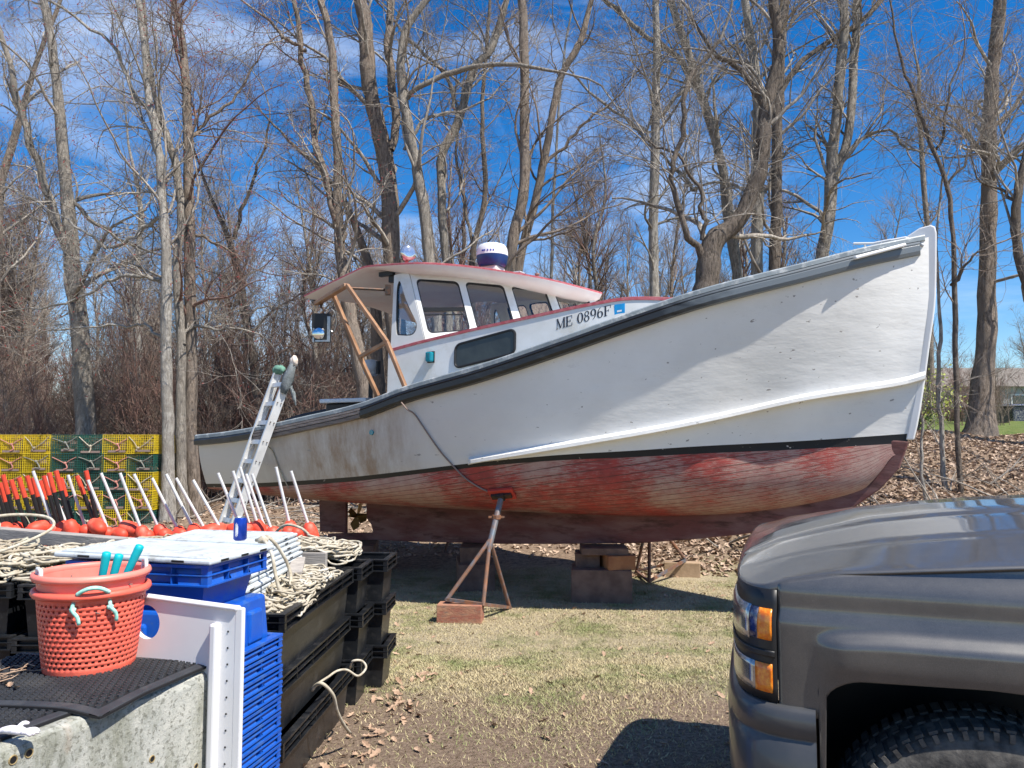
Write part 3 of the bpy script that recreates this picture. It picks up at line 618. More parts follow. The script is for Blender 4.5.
# leafy shrub near right trunk
def leafy_shrub():
    root = empty('leafy_shrub', (8.5, 16.2, th(8.5, 16.2)), 0, 'yellow green leafing shrub behind the two thin saplings', 'shrub')
    s = np.zeros((12, 3)); d = np.stack([rng.normal(0, .5, 12), rng.normal(0, .5, 12), np.ones(12)], 1)
    p, r = grow(s, d, rng.uniform(.8, 1.5, 12), np.full(12, .012), 7, .1, .02); np_mesh('stems', [tubes_np(p, r, 4)], TWIG[1], root)
    m = MB()
    for k in range(1500):
        i = random.randrange(12); j = random.randrange(2, 7); q = Vector(p[i, j])+Vector([random.gauss(0, .12) for _ in range(3)])
        a = Vector([random.gauss(0, 1) for _ in range(3)]).normalized()*.035; b = a.orthogonal()*.6; m.add([q-a, q+b, q+a, q-b], [(0, 1, 2, 3)])
    m.build('foliage', M('young leaves', (.30, .32, .04), .6, var=(.18, .24, .04)), root)
leafy_shrub()
def deadfall():
    bl = []
    n = 90; s = np.stack([rng.uniform(2.5, 9.5, n), rng.uniform(10.2, 12.8, n), np.zeros(n)], 1)
    for i in range(n): s[i, 2] = th(s[i, 0], s[i, 1])+.03
    d = np.stack([rng.normal(0, 1, n), rng.normal(0, .6, n), rng.uniform(.0, .8, n)], 1)
    p, r = grow(s, d, rng.uniform(.5, 1.8, n), rng.uniform(.006, .02, n), 8, .12, -.03); bl.append(tubes_np(p, r, 5))
    s, d, L, rr = spawn(p, r, 6, .2, 1, .7, .6, .2, .6, .05); p, r = grow(s, d, L, np.maximum(rr, .003), 4, .12, 0); bl.append(tubes_np(p, r, 3))
    n = 160; s = np.stack([rng.uniform(-7, 1., n), rng.uniform(13.5, 18, n), np.full(n, .1)], 1)
    for i in range(n): s[i, 2] = th(s[i, 0], s[i, 1])+.02
    d = np.stack([rng.normal(0, 1, n), rng.normal(0, .6, n), rng.uniform(.0, .7, n)], 1)
    p, r = grow(s, d, rng.uniform(.5, 2.2, n), rng.uniform(.006, .03, n), 8, .12, -.03); bl.append(tubes_np(p, r, 5))
    o = np_mesh('deadfall_sticks', bl, TWIG[0]); tag(o, 'tangle of dead sticks lying at the foot of the wood', 'brush', kind='stuff')
deadfall()
# ------------------------------------------------------------------ boat
S0 = Vector((3.8855, 7.0, 0)); A3 = Vector((-.8746, .4848, 0)); N3 = Vector((-.4848, -.8746, 0))
def bp(u, b, h): return S0+A3*u+N3*b+Vector((0, 0, h))
def ip(tab):
    xs = [a for a, _ in tab]; ys = [b for _, b in tab]
    def f(u):
        # monotone-ish smooth interpolation via numpy gradient hermite
        if u <= xs[0]: return ys[0]
        if u >= xs[-1]: return ys[-1]
        i = max(k for k in range(len(xs)-1) if xs[k] <= u); h = xs[i+1]-xs[i]; t_ = (u-xs[i])/h
        def sl(k):
            if k == 0: return (ys[1]-ys[0])/(xs[1]-xs[0])
            if k == len(xs)-1: return (ys[-1]-ys[-2])/(xs[-1]-xs[-2])
            return (ys[k+1]-ys[k-1])/(xs[k+1]-xs[k-1])
        m0, m1 = sl(i)*h, sl(i+1)*h
        return (2*t_**3-3*t_**2+1)*ys[i]+(t_**3-2*t_**2+t_)*m0+(-2*t_**3+3*t_**2)*ys[i+1]+(t_**3-t_**2)*m1
    return f
BS = ip([(0, .03), (.25, .22), (.5, .40), (1, .68), (1.5, .91), (2, 1.09), (3, 1.34), (4, 1.49), (5, 1.56), (6, 1.58), (7, 1.56), (8.1, 1.48)])
BW = ip([(0.24, .02), (.5, .09), (1, .26), (1.5, .45), (2, .72), (3, 1.09), (4, 1.31), (5, 1.41), (6, 1.43), (7, 1.40), (8.1, 1.34)])
HS = ip([(0, 3.47), (.58, 3.31), (1.06, 3.17), (1.89, 2.95), (2.41, 2.79), (3.16, 2.55), (3.98, 2.32), (4.84, 2.13), (5.41, 1.97), (6.2, 1.84), (6.82, 1.75), (7.48, 1.68), (8.1, 1.64)])
HW = ip([(.24, 1.66), (1.16, 1.59), (2.02, 1.54), (2.56, 1.50), (3.32, 1.45), (4.13, 1.37), (5.06, 1.26), (5.72, 1.19), (7.1, 1.09), (8.1, 1.05)])
WB = ip([(.24, .085), (2, .07), (4, .045), (6, .05), (8.1, .045)])          # boot stripe height
HR = ip([(.40, 1.42), (.5, 1.28), (.67, 1.13), (1.21, .97), (1.78, .87), (2.18, .83), (2.83, .79), (4.55, .77), (6.0, .79), (7.17, .84), (8.1, .93)])
STEM = [(0.0, 3.47), (.03, 2.88), (.085, 2.51), (.17, 1.97), (.24, 1.63), (.34, 1.34), (.51, 1.14), (.73, .97), (.95, .87), (1.22, .78), (1.5, .71), (1.8, .65), (2.2, .585), (2.85, .50), (3.8, .43), (4.58, .38), (5.8, .33), (6.94, .29)]
stem_u = ip([(-h, u) for u, h in STEM[:9]])
def stemx(h): return stem_u(-h)
boat = empty('lobster_boat', (S0.x, S0.y, 0), math.atan2(-A3.y, -A3.x), 'white wooden lobster boat with peeling red bottom, propped on stands and blocks', 'boat')
UL = 8.1
# hull sides: rows from sheer to rabbet; station positions remapped so that every row starts on the stem
def hullpt(k, row, sgn):
    # k in 0..1 along length ; row index
    kk = k**1.25
    def U(h0): return h0+(UL-h0)*kk
    if row <= 10:      # topsides
        v = row/10.
        u = U(.02+(.22-.02)*v**1.0); hs, hw = HS(u), HW(max(u, .24))
        u = U(max(stemx(hs*(1-v)+hw*v)+.02, .02)); hs, hw = HS(u), HW(max(u, .24)); h = hs+(hw-hs)*v
        fl = v**1.0; bow = max(0, 1-u/4.5)
        b = BS(u)*(1-fl)+BW(max(u, .24))*fl - bow*.0*math.sin(math.pi*v)*min(1, u/.8)
        b += (1-bow)*.03*math.sin(math.pi*v)
        return bp(u, sgn*max(b, .045), h)
    if row == 11:
        u = U(.27); h = HW(u)-WB(u); b = BW(u)*.985
        return bp(u, sgn*max(b, .045), h)
    v = (row-11)/12.
    u = U(.27+v**.8*(.40-.27) if v < .5 else .27+.13*v**.8); u0 = u
    u = U(.27+(.62-.27)*v*v)
    h1 = HW(u)-WB(u); b1 = BW(u)*.985; h0 = HR(u); b0 = .06
    # bezier from waterline to rabbet
    P0 = (b1, h1); P1 = (b1*.985, h1-(h1-h0)*.62); P2 = (b1*.60+.04, h0+(h1-h0)*.10); P3 = (b0, h0)
    w_ = 1-v; b = w_**3*P0[0]+3*w_*w_*v*P1[0]+3*w_*v*v*P2[0]+v**3*P3[0]; h = w_**3*P0[1]+3*w_*w_*v*P1[1]+3*w_*v*v*P2[1]+v**3*P3[1]
    return bp(u, sgn*max(b, .045), h)
def hull():
    m = MB(); K = 72; m.uv = []
    for sgn in (1, -1):
        o = len(m.v)
        for i in range(K+1):
            for r in range(24): m.v.append(tuple(hullpt(i/K, r, sgn))); m.uv.append((i/K*2., max(0, (r-11)/12.)))
        for i in range(K):
            for r in range(23):
                f = (o+i*24+r, o+i*24+r+1, o+(i+1)*24+r+1, o+(i+1)*24+r)
                m.f.append(f if sgn > 0 else f[::-1]); m.m.append(0 if r < 10 else (1 if r == 10 else 2))
    # transom
    o = len(m.v)
    for sgn in (1, -1):
        for r in range(24): m.v.append(tuple(hullpt(1, r, sgn))); m.uv.append((2, 0))
    for r in range(23): m.f.append((o+r, o+24+r, o+25+r, o+1+r)); m.m.append(0 if r < 10 else (1 if r == 10 else 2))
    m.build('hull', HULL, boat, smooth=True, world=True)
    from mathutils.bvhtree import BVHTree
    return BVHTree.FromPolygons([Vector(v) for v in m.v], m.f)
HBVH = hull()
# keel, deadwood and stem as one centreline timber with stem lip
m = MB()
outer = [(u, h) for u, h in STEM[3:]]+[(6.62, .30)]
outer = [(u, h) for u, h in STEM if h < 1.60]
inner = [(6.62, .30+.62), (4.55, .83), (2.83, .86), (2.2, .92), (1.5, 1.05), (1., 1.2), (.7, 1.36), (.52, 1.58), (.40, 1.60)]
poly = [bp(u, 0, h) for u, h in [(.255, 1.585)]+[p for p in outer if p[0] <= 6.6]+[(6.45, .31), (6.50, .50), (6.58, .58), (6.60, .95)]+inner[1:]]
m.prism(poly, N3*.12); m.build('keel', M_KEEL, boat, world=True, bevel=.012)
m = MB(); poly = [bp(u, 0, h) for u, h in [(6.45, .31), (7.25, .27), (7.25, .34), (6.45, .40)]]; m.prism(poly, N3*.09); m.build('skeg', M_KEEL, boat, world=True)
rud = m = MB(); poly = [bp(u, 0, h) for u, h in [(6.95, .37), (7.42, .36), (7.45, .92), (7.0, .95)]]; m.prism(poly, N3*.035); m.tube([bp(6.98, 0, .3), bp(6.98, 0, 1.05)], .028); m.build('rudder', M_KEEL, boat, world=True, bevel=.006)
m = MB()
for k in range(4):
    a = k*math.pi/2+.4; c = bp(6.78, 0, .60)
    d = N3*math.cos(a)+Vector((0, 0, 1))*math.sin(a); s_ = A3*.35+(-N3*math.sin(a)+Vector((0, 0, 1))*math.cos(a))*.9
    m.prism([c+d*.03-s_*.03, c+d*.13-s_*.07, c+d*.20, c+d*.13+s_*.07, c+d*.03+s_*.03], A3*.012)
m.tube([bp(6.5, 0, .61), bp(6.9, 0, .60)], .03); m.build('propeller', M('bronze', (.3, .2, .08), .5, 1.), boat, world=True)
# white stem above waterline
m = MB()
prof = [(max(u-.035, -.04), h) for u, h in [(stemx(h), h) for h in np.linspace(1.60, 3.45, 16)]]
tophead = [(-.035, 3.50), (-.025, 3.555), (.01, 3.575), (.10, 3.56), (.20, 3.50), (.27, 3.43), (.27, 3.38)]
back = [(.10, 3.3), (.07, 3.0), (.12, 2.5), (.20, 1.97), (.28, 1.60)]
m.prism([bp(u, 0, h) for u, h in prof+tophead+back], N3*.105); m.build('stem', M_PANEL, boat, world=True, bevel=.012)
# spray rail
SP = ip([(.06, 2.19), (.30, 2.12), (1.11, 1.98), (1.94, 1.78), (2.47, 1.67), (3.21, 1.54), (4.2, 1.375)])
def side_b(u, h):
    hs, hw = HS(u), HW(max(u, .24)); v = min(max((hs-h)/(hs-hw), 0), 1); bow = max(0, 1-u/4.5)
    return BS(u)*(1-v)+BW(max(u, .24))*v-bow*.0*math.sin(math.pi*v)*min(1, u/.8)+(1-bow)*.03*math.sin(math.pi*v)
m = MB(); 
for sg in (1, -1):
    G = []
    for i in range(61):
        u = .10+4.1*i/60; h = SP(u); b = side_b(u, h); e = .075*sm(4.22, 4.12, u)*(.45+.55*sm(.0, .8, u))+.012
        G.append([bp(u, sg*(b-.02), h+.06), bp(u, sg*(b+.012), h+.045), bp(u, sg*(b+e), h+.012), bp(u, sg*(b+e), h-.02), bp(u, sg*(b+e-.012), h-.028), bp(u, sg*(b-.03), h-.02)])
    m.grid(G, flip=sg > 0); m.add(G[-1], [(0, 1, 2, 3, 4, 5)])
m.build('spray_rail', HULL[0], boat, world=True)
M_RAILMIX, t_, b_ = nt('blended rail paint'); b_.inputs['Roughness'].default_value = .38
sx_ = N(t_, 'ShaderNodeSeparateXYZ'); t_.links.new(coords(t_), sx_.inputs[0])
mr_ = N(t_, 'ShaderNodeMapRange', inp={'From Min': -2.3, 'From Max': -1.0}); t_.links.new(sx_.outputs['X'], mr_.inputs['Value'])
ad_ = N(t_, 'ShaderNodeMath', operation='MULTIPLY_ADD'); t_.links.new(noise(t_, coords(t_, (1, 1, 3)), 5, 5), ad_.inputs[0]); ad_.inputs[1].default_value = .8; t_.links.new(mr_.outputs[0], ad_.inputs[2])
t_.links.new(mixc(t_, ramp(t_, ad_.outputs[0], [(.45, gray(0)), (1., gray(1))]), (.014, .015, .017), (.13, .15, .165)), b_.inputs['Base Color'])  # rail colour blends from black to grey toward the bow
# gunwale cap, rub rail
def railstrip(name, mat, u0, u1, prof, mi=None, n=90, mats=None):
    for sg in (1, -1):
        m = MB(); G = []
        for i in range(n+1):
            u = u0+(u1-u0)*i/n; b = BS(u); h = HS(u); kf = .6+.4*sm(.5, 3, u); G.append([bp(u, sg*(b+(db*kf if db > 0 else db)), h+dh) for db, dh in prof]+[bp(u, sg*(b+prof[0][0]), h+prof[0][1])])
        m.grid(G, flip=sg > 0); m.add(G[0][:-1], [tuple(range(len(prof)))]); m.add(G[-1][:-1], [tuple(range(len(prof)))])
        m.build(name, mat, boat, world=True)
railstrip('gunwale_cap', M_RAILTOP, .06, UL, [(-.12, .0), (-.12, .025), (.035, .025), (.052, .012), (.052, -.025), (0.0, -.028)])
railstrip('rub_rail', M_RAILMIX, .10, 5.38, [(-.01, -.032), (.058, -.032), (.066, -.05), (.060, -.062), (.072, -.070), (.074, -.12), (.055, -.148), (-.02, -.15)])
0 and railstrip('rub_rail', M_RAILTOP, .10, 1.0, [(-.01, -.032), (.046, -.032), (.052, -.05), (.048, -.062), (.056, -.070), (.058, -.12), (.045, -.165), (-.02, -.168)], n=24)
railstrip('rub_rail', M_OLDRAIL, 5.38, 7.0, [(-.01, -.032), (.058, -.032), (.060, -.055), (.050, -.06), (.064, -.065), (.064, -.09), (.05, -.095), (.062, -.10), (.055, -.135), (-.02, -.14)], n=30)
railstrip('rub_rail', M_BLACKR, 7.0, UL, [(-.01, -.032), (.058, -.032), (.066, -.05), (.062, -.10), (-.02, -.11)], n=20)
m = MB(); m.beam(bp(UL+.02, 1.5, HS(UL)-.02), bp(UL+.02, -1.5, HS(UL)-.02), .07, .09); m.build('transom_rail', M_BLACKR, boat, world=True, bevel=.01)
# deck + cockpit
m = MB(); G = []
for i in range(31):
    u = .15+5.2*i/30; G.append([bp(u, BS(u)*k*.96, HS(u)-.03+.05*(1-k*k)) for k in (-1, -.5, 0, .5, 1)])
m.grid(G); m.build('foredeck', M_RAILTOP, boat, world=True)
m = MB(); m.grid([[bp(u, b, 1.28) for b in (-1.3, 1.3)] for u in (4.6, 8.05)]); m.build('cockpit_floor', M_RAILTOP, boat, world=True)
m = MB()
for sg in (1, -1): m.grid([[bp(u, sg*(BS(u)-.13), HS(u)), bp(u, sg*(BS(u)-.20), 1.28)] for u in np.linspace(5.2, 8.05, 20)])
m.build('cockpit_lining', WHITE_CAB, boat, world=True)
# mooring chock + bow cleat
m = MB(); p = [bp(.22, BS(.22)+.075, HS(.22)-.045), bp(.62, BS(.62)+.085, HS(.62)-.07)]
m.beam(p[0], p[1], .05, .03); m.build('bow_chock', M_PANEL, boat, world=True, bevel=.01)
m = MB(); q = bp(.42, .10, HS(.42)+.045)
m.tube([q+A3*-.0, q+A3*0+Vector((0, 0, .05))], .012); m.tube([q+A3*.14, q+A3*.14+Vector((0, 0, .05))], .012); m.tube([q-A3*.08+Vector((0, 0, .065)), q+A3*.07+Vector((0, 0, .05)), q+A3*.24+Vector((0, 0, .07))], .012)
m.tube([q-A3*.35+Vector((0, 0, -.02)), q-A3*.2+Vector((0, 0, .07)), q-A3*.08+Vector((0, 0, .06))], .014); m.build('bow_cleat', M_PANEL, boat, world=True)
m = MB(); q = bp(5.30, side_b(5.3, 1.66)+.0, 1.68); m.lathe(q-N3*.005, [(.0, .02), (.028, .02), (.03, 0)], 12, axis=N3); m.build('scupper', M_TEAL, boat, world=True)

# trunk cabin sides (lower white wall up to the red stripe)
TB = ip([(1.6, .60), (2.2, .80), (2.9, .98), (3.6, 1.06), (4.95, 1.12), (5.40, 1.13)])       # half breadth of the trunk wall
TH_ = ip([(1.75, 2.93), (2.13, 2.955), (2.60, 2.985), (2.85, 2.965), (3.6, 2.865), (4.4, 2.76), (4.95, 2.68), (5.40, 2.605)])
for sg in (1, -1):
    m = MB(); G = []
    for i in range(41):
        u = 1.75+3.65*i/40; G.append([bp(u, sg*(TB(u)+.02), HS(u)-.25), bp(u, sg*TB(u), TH_(u))])
    m.grid(G, flip=sg < 0); m.build('trunk_wall', WHITE_CAB, boat, world=True, solid=.03)
    m = MB(); G = []
    for i in range(41):
        u = 1.76+3.63*i/40; h = TH_(u); b = TB(u)
        G.append([bp(u, sg*(b+.019), h-.022), bp(u, sg*(b+.026), h-.020), bp(u, sg*(b+.026), h+.010), bp(u, sg*(b+.0), h+.016)])
    m.grid(G, flip=sg < 0); m.build('red_stripe', M_RED, boat, world=True)
m = MB(); G = []
for i in range(31):
    u = 1.75+3.2*i/30; G.append([bp(u, TB(u)*k, TH_(u)+.012+.05*(1-k*k)*min(1, (u-1.6)*2)) for k in (-1, -.6, -.2, .2, .6, 1)])
m.grid(G); m.build('trunk_roof', WHITE_CAB, boat, world=True)
m = MB(); m.grid([[bp(1.75+.0, TB(1.75)*k, h) for k in (-1, 0, 1)] for h in (2.7, 2.94)]); m.build('trunk_front', WHITE_CAB, boat, world=True)

# panel with a rounded hole: corners BL,BR,TR,TL (3D); hole polygon in (s,t)
def roundrect(s0, s1, t0, t1, r, n=5, skew=0., asp=1.):
    out = []
    for cx, cy, a0 in ((s1-r, t1-r*asp, 0), (s0+r, t1-r*asp, 90), (s0+r, t0+r*asp, 180), (s1-r, t0+r*asp, 270)):
        for k in range(n+1):
            a = R(a0+90*k/n); out.append((cx+r*math.cos(a), cy+r*asp*math.sin(a)))
    return out
def P4(q, s, t_): return (q[0]*(1-s)+q[1]*s)*(1-t_)+(q[3]*(1-s)+q[2]*s)*t_
def panel_hole(m, q, hole):
    cs = sum(h[0] for h in hole)/len(hole); ct = sum(h[1] for h in hole)/len(hole); out = []
    for s, t_ in hole:
        ds, dt = s-cs, t_-ct; k = min([v for v in ((1-cs)/ds if ds > 1e-6 else 9e9, -cs/ds if ds < -1e-6 else 9e9, (1-ct)/dt if dt > 1e-6 else 9e9, -ct/dt if dt < -1e-6 else 9e9)])
        out.append((cs+ds*k, ct+dt*k))
    # insert exact corners
    ring_o = []; ring_i = []
    n = len(hole)
    for i in range(n):
        ring_o.append(out[i]); ring_i.append(hole[i]); a, b = out[i], out[(i+1) % n]
        def sideof(p): return 0 if abs(p[1]-1) < 1e-6 else 1 if abs(p[0]) < 1e-6 else 2 if abs(p[1]) < 1e-6 else 3
        if sideof(a) != sideof(b) and abs(a[0]-b[0]) > 1e-6 and abs(a[1]-b[1]) > 1e-6:
            ring_o.append((round((a[0]+b[0])/2+.0001*(a[0]+b[0]-1)), round((a[1]+b[1])/2+.0001*(a[1]+b[1]-1)))); ring_i.append(hole[i])
    n = len(ring_o); vs = [P4(q, *p) for p in ring_o]+[P4(q, *p) for p in ring_i]
    fs = []
    for i in range(n):
        j = (i+1) % n
        if ring_i[i] == ring_i[j]: fs.append((i, j, n+i))
        else: fs.append((i, j, n+j, n+i))
    m.add(vs, fs)
def window(q, hole, wall, frame_w=.028, proud=.012, slider=None, out=None):
    nrm = (q[1]-q[0]).cross(q[3]-q[0]).normalized()
    if out is not None and nrm.dot(out) < 0: nrm = -nrm
    pts = [P4(q, *p) for p in hole]; c = sum(pts, Vector())/len(pts); n = len(pts)
    m = MB(); outer = [c+(p-c)*(1+frame_w*.55/(p-c).length) for p in pts]; inner = [c+(p-c)*(1-frame_w*.65/(p-c).length) for p in pts]
    rings = [[p-nrm*.01 for p in outer], [p+nrm*proud for p in outer], [p+nrm*proud for p in inner], [p-nrm*.02 for p in inner]]
    vs = [p for r in rings for p in r]; m.add(vs, [(k*n+i, k*n+(i+1) % n, (k+1)*n+(i+1) % n, (k+1)*n+i) for k in range(3) for i in range(n)])
    if slider is not None:
        a, b = slider; s0 = min(h[0] for h in hole); s1 = max(h[0] for h in hole)
        m.beam(P4(q, s0+.02, a)+nrm*.008, P4(q, s1-.02, b)+nrm*.008, .02, .045, up=(0, 0, 1))
        m.beam(P4(q, s0+.04, a)-Vector((0, 0, .06))+nrm*.008, P4(q, s1-.04, b)-Vector((0, 0, .06))+nrm*.008, .012, .014, up=(0, 0, 1))
    fr = m.build('window_frame', M_GASKET, wall, world=True)
    m = MB(); m.add([p-nrm*.002 for p in inner]+[p-nrm*.006 for p in inner], [tuple(range(n)), tuple(range(2*n-1, n-1, -1))]+[(i, (i+1) % n, n+(i+1) % n, n+i) for i in range(n)])
    m.build('window_pane', M_GLASS, wall, world=True)
    return fr
# wheelhouse front: V-shaped plan facets; (fwd, b) at base; raked aft at top
FB = [(0, 1.12), (.46, .84), (.88, .57), (1.26, .30), (1.64, 0.0)]
U0 = 4.90; RAKE = .27
HB0 = ip([(0, 2.66), (.5, 2.72), (1.0, 2.80), (1.64, 2.90)])          # sill height rises forward
HT0 = ip([(0, 3.49), (.5, 3.44), (1.0, 3.37), (1.64, 3.25)])
def fpt(f, b, top, sg=1):
    h = HT0(f) if top else HB0(f); k = .0
    if top: return bp(U0-f+RAKE*(1-.25*f), sg*b*.955, h)
    return bp(U0-f, sg*b, h)
for sg in (1, -1):
    for i in range(4):
        (f0, b0), (f1, b1) = FB[i], FB[i+1]
        q = [fpt(f0, b0, 0, sg), fpt(f1, b1, 0, sg), fpt(f1, b1, 1, sg), fpt(f0, b0, 1, sg)]
        s0, s1 = [(.09, .95), (.09, .93), (.10, .92), (.10, .88)][i]
        hole = roundrect(s0, s1, .12, .90, .10, asp=.7)
        m = MB(); panel_hole(m, q, hole); wl = m.build('windshield_panel', WHITE_CAB, boat, world=True, solid=.035)
        window(q, hole, wl, slider=(.46, .46) if i == 0 else None, out=(A3*-.6+N3*sg*.8))
    # side wall triangle part, from aft edge u=5.36 to windshield corner
    uA = 5.37; q = [bp(uA, sg*1.125, TH_(uA)), bp(U0, sg*1.12, HB0(0)), bp(U0+RAKE, sg*1.075, HT0(0)), bp(uA, sg*1.075, 3.47)]
    tri = [(.20, .16), (.62, .12), (.80, .16), (.88, .24), (.86, .33), (.62, .62), (.48, .82), (.36, .90), (.25, .87), (.18, .78), (.15, .5), (.16, .24)]
    tri = [(a*.98+.0, b*.98+.02) for a, b in tri]
    hole = [tuple(p)[:2] for p in cr([(a, b, 0) for a, b in tri]+[(tri[0][0], tri[0][1], 0)], 3)][:-1][::-1]
    m = MB(); panel_hole(m, q, hole[::-1] if False else hole); wl = m.build('side_wall', WHITE_CAB, boat, world=True, solid=.035)
    window(q, hole, wl, out=N3*sg, frame_w=.022)
# aft edge of the wall below the stripe is the trunk wall; roof
RF = [(-.12, 0)]
def roof():
    # outline half: from aft centre round to the front centre: (u, b, h_edge)
    out = [(6.80, 0, 3.45), (6.80, .5, 3.42), (6.78, .95, 3.36), (6.70, 1.14, 3.34), (6.2, 1.19, 3.46), (5.70, 1.20, 3.585), (5.2, 1.21, 3.555), (4.9, 1.18, 3.535), (4.50, .98, 3.50), (4.05, .73, 3.43), (3.68, .48, 3.355), (3.40, .22, 3.28), (3.28, 0, 3.25)]
    fine = out[:5]+[(6.0, 1.195, 3.512), (5.80, 1.20, 3.565), (5.70, 1.20, 3.582), (5.60, 1.20, 3.580)]+[tuple(p) for p in cr(out[6:], 3)]
    def ring(scale, dh, inset, drop=0):
        r = []
        for u, b, h in fine: r.append((u, b, h+dh))
        return r
    n = len(fine); loop = fine+[(u, -b, h) for u, b, h in fine[-2:0:-1]]
    c = (5.1, 0)
    def sc(k, f): return [bp(c[0]+(u-c[0])*k, b*k, f(u, b, h)) for u, b, h in loop]
    L = len(loop)
    m = MB()                     # top skin with camber + red lip
    rings = [sc(1., lambda u, b, h: h-.008), sc(1.0, lambda u, b, h: h+.012), sc(.97, lambda u, b, h: h+.022), sc(.7, lambda u, b, h: h*.6+.4*3.5+.05), sc(.35, lambda u, b, h: 3.56+.03), sc(.02, lambda u, b, h: 3.60)]
    vs = [p for r in rings for p in r]; m.add(vs, [(k*L+i, k*L+(i+1) % L, (k+1)*L+(i+1) % L, (k+1)*L+i) for k in range(5) for i in range(L)])
    m.f = [f[::-1] for f in m.f]
    # red only on the lip and top
    m.build('roof_top', M_RED, boat, world=True, smooth=False)
    m = MB()
    def dp(u): return .07*sm(5.7, 5.0, u)
    rings = [sc(1., lambda u, b, h: h-.008), sc(.985, lambda u, b, h: h-.02-dp(u)*.5), sc(.925, lambda u, b, h: h-.03-dp(u)), sc(.8, lambda u, b, h: h-.03-dp(u)*.8), sc(.4, lambda u, b, h: 3.40-.0*h), sc(.02, lambda u, b, h: 3.43)]
    vs = [p for r in rings for p in r]; m.add(vs, [(k*L+i, k*L+(i+1) % L, (k+1)*L+(i+1) % L, (k+1)*L+i) for k in range(5) for i in range(L)])
    m.build('roof_side', M_ROOFSIDE, boat, world=True, smooth=True)
roof()
# dark trunk window
q = [bp(4.51, TB(4.51)+.022, 2.365), bp(3.80, TB(3.80)+.022, 2.49), bp(3.80, TB(3.80)+.012, 2.745), bp(4.51, TB(4.51)+.012, 2.615)]
hole = roundrect(.0, 1., .0, 1., .09, asp=2.6); pts = [P4(q, *p) for p in hole]; n = len(pts)
m = MB(); m.add([p-N3*.0 for p in pts]+[p+N3*.012 for p in pts], [tuple(range(n, 2*n)), tuple(range(n-1, -1, -1))]+[(i, (i+1) % n, n+(i+1) % n, n+i) for i in range(n)])
wp = m.build('smoked_window', M_SMOKE, boat, world=True)
c = sum(pts, Vector())/n; m = MB(); m.tube([p+N3*.010 for p in pts]+[pts[0]+N3*.010], .014, 6); m.build('window_frame', M_GASKET, wp, world=True)
# teal side lamp
m = MB(); c = bp(4.82, TB(4.82)+.05, 2.50); rot = Matrix((A3, N3, Vector((0, 0, 1)))).transposed()
m.box(c, (.075, .07, .11), rot=rot); m.build('side_lamp', M_TEAL, boat, world=True, bevel=.015)
m = MB(); m.box(c-N3*.03, (.09, .02, .125), rot=rot); m.build('lamp_base', M_GASKET, boat, world=True)
# registration lettering
def text(body, size, pos, xdir, nrm, mat, parent, name, ext=.0015, sp=1., shx=0.):
    cu = bpy.data.curves.new(name, 'FONT'); cu.body = body; cu.size = size; cu.extrude = ext; cu.space_character = sp; cu.shear = shx
    ob = bpy.data.objects.new(name, cu); COL.objects.link(ob); dg = bpy.context.evaluated_depsgraph_get(); me = bpy.data.meshes.new_from_object(ob.evaluated_get(dg)); bpy.data.objects.remove(ob)
    x = xdir.normalized(); z = nrm.normalized(); y = z.cross(x).normalized(); z = x.cross(y)
    mt = Matrix((x, y, z)).transposed().to_4x4(); mt.translation = pos
    me.transform(WM(parent).inverted()@mt); me.materials.clear(); me.materials.append(mat)
    o = bpy.data.objects.new(name, me); COL.objects.link(o); o.parent = parent; return o
def stroke(m, pts, ws, mk, th_=.003):
    # ribbon with half widths (dx,dy) per point in the plane; mk maps (x,y,z)->3D
    L = []; Rr = []
    n = len(pts)
    for i, (x, y) in enumerate(pts):
        a = pts[max(i-1, 0)]; b = pts[min(i+1, n-1)]; dx, dy = b[0]-a[0], b[1]-a[1]; l = math.hypot(dx, dy) or 1; nx, ny = -dy/l, dx/l; w_ = ws[i] if isinstance(ws, list) else ws
        L.append((x+nx*w_, y+ny*w_)); Rr.append((x-nx*w_, y-ny*w_))
    poly = L+Rr[::-1]; vs = [mk(x, y, 0) for x, y in L]+[mk(x, y, 0) for x, y in Rr]+[mk(x, y, th_) for x, y in L]+[mk(x, y, th_) for x, y in Rr]
    fs = [(2*n+i, 2*n+i+1, 3*n+i+1, 3*n+i) for i in range(n-1)]+[(i, i+1, 2*n+i+1, 2*n+i) for i in range(n-1)]+[(n+i, n+i+1, 3*n+i+1, 3*n+i) for i in range(n-1)]+[(0, n, 3*n, 2*n), (n-1, 2*n-1, 4*n-1, 3*n-1)]
    m.add(vs, fs)
def arc(cx, cy, rx, ry, a0, a1, n=14): return [(cx+rx*math.cos(R(a0+(a1-a0)*i/n)), cy+ry*math.sin(R(a0+(a1-a0)*i/n))) for i in range(n+1)]
def ov(m, mk, cx, cy, rx, ry, thick=.082, thin=.024, a0=0, a1=360):
    p = arc(cx, cy, rx, ry, a0, a1, 24); w_ = [thin+(thick-thin)*abs(math.cos(R(a0+(a1-a0)*i/24)))**1.5 for i in range(25)]; stroke(m, p, w_, mk)
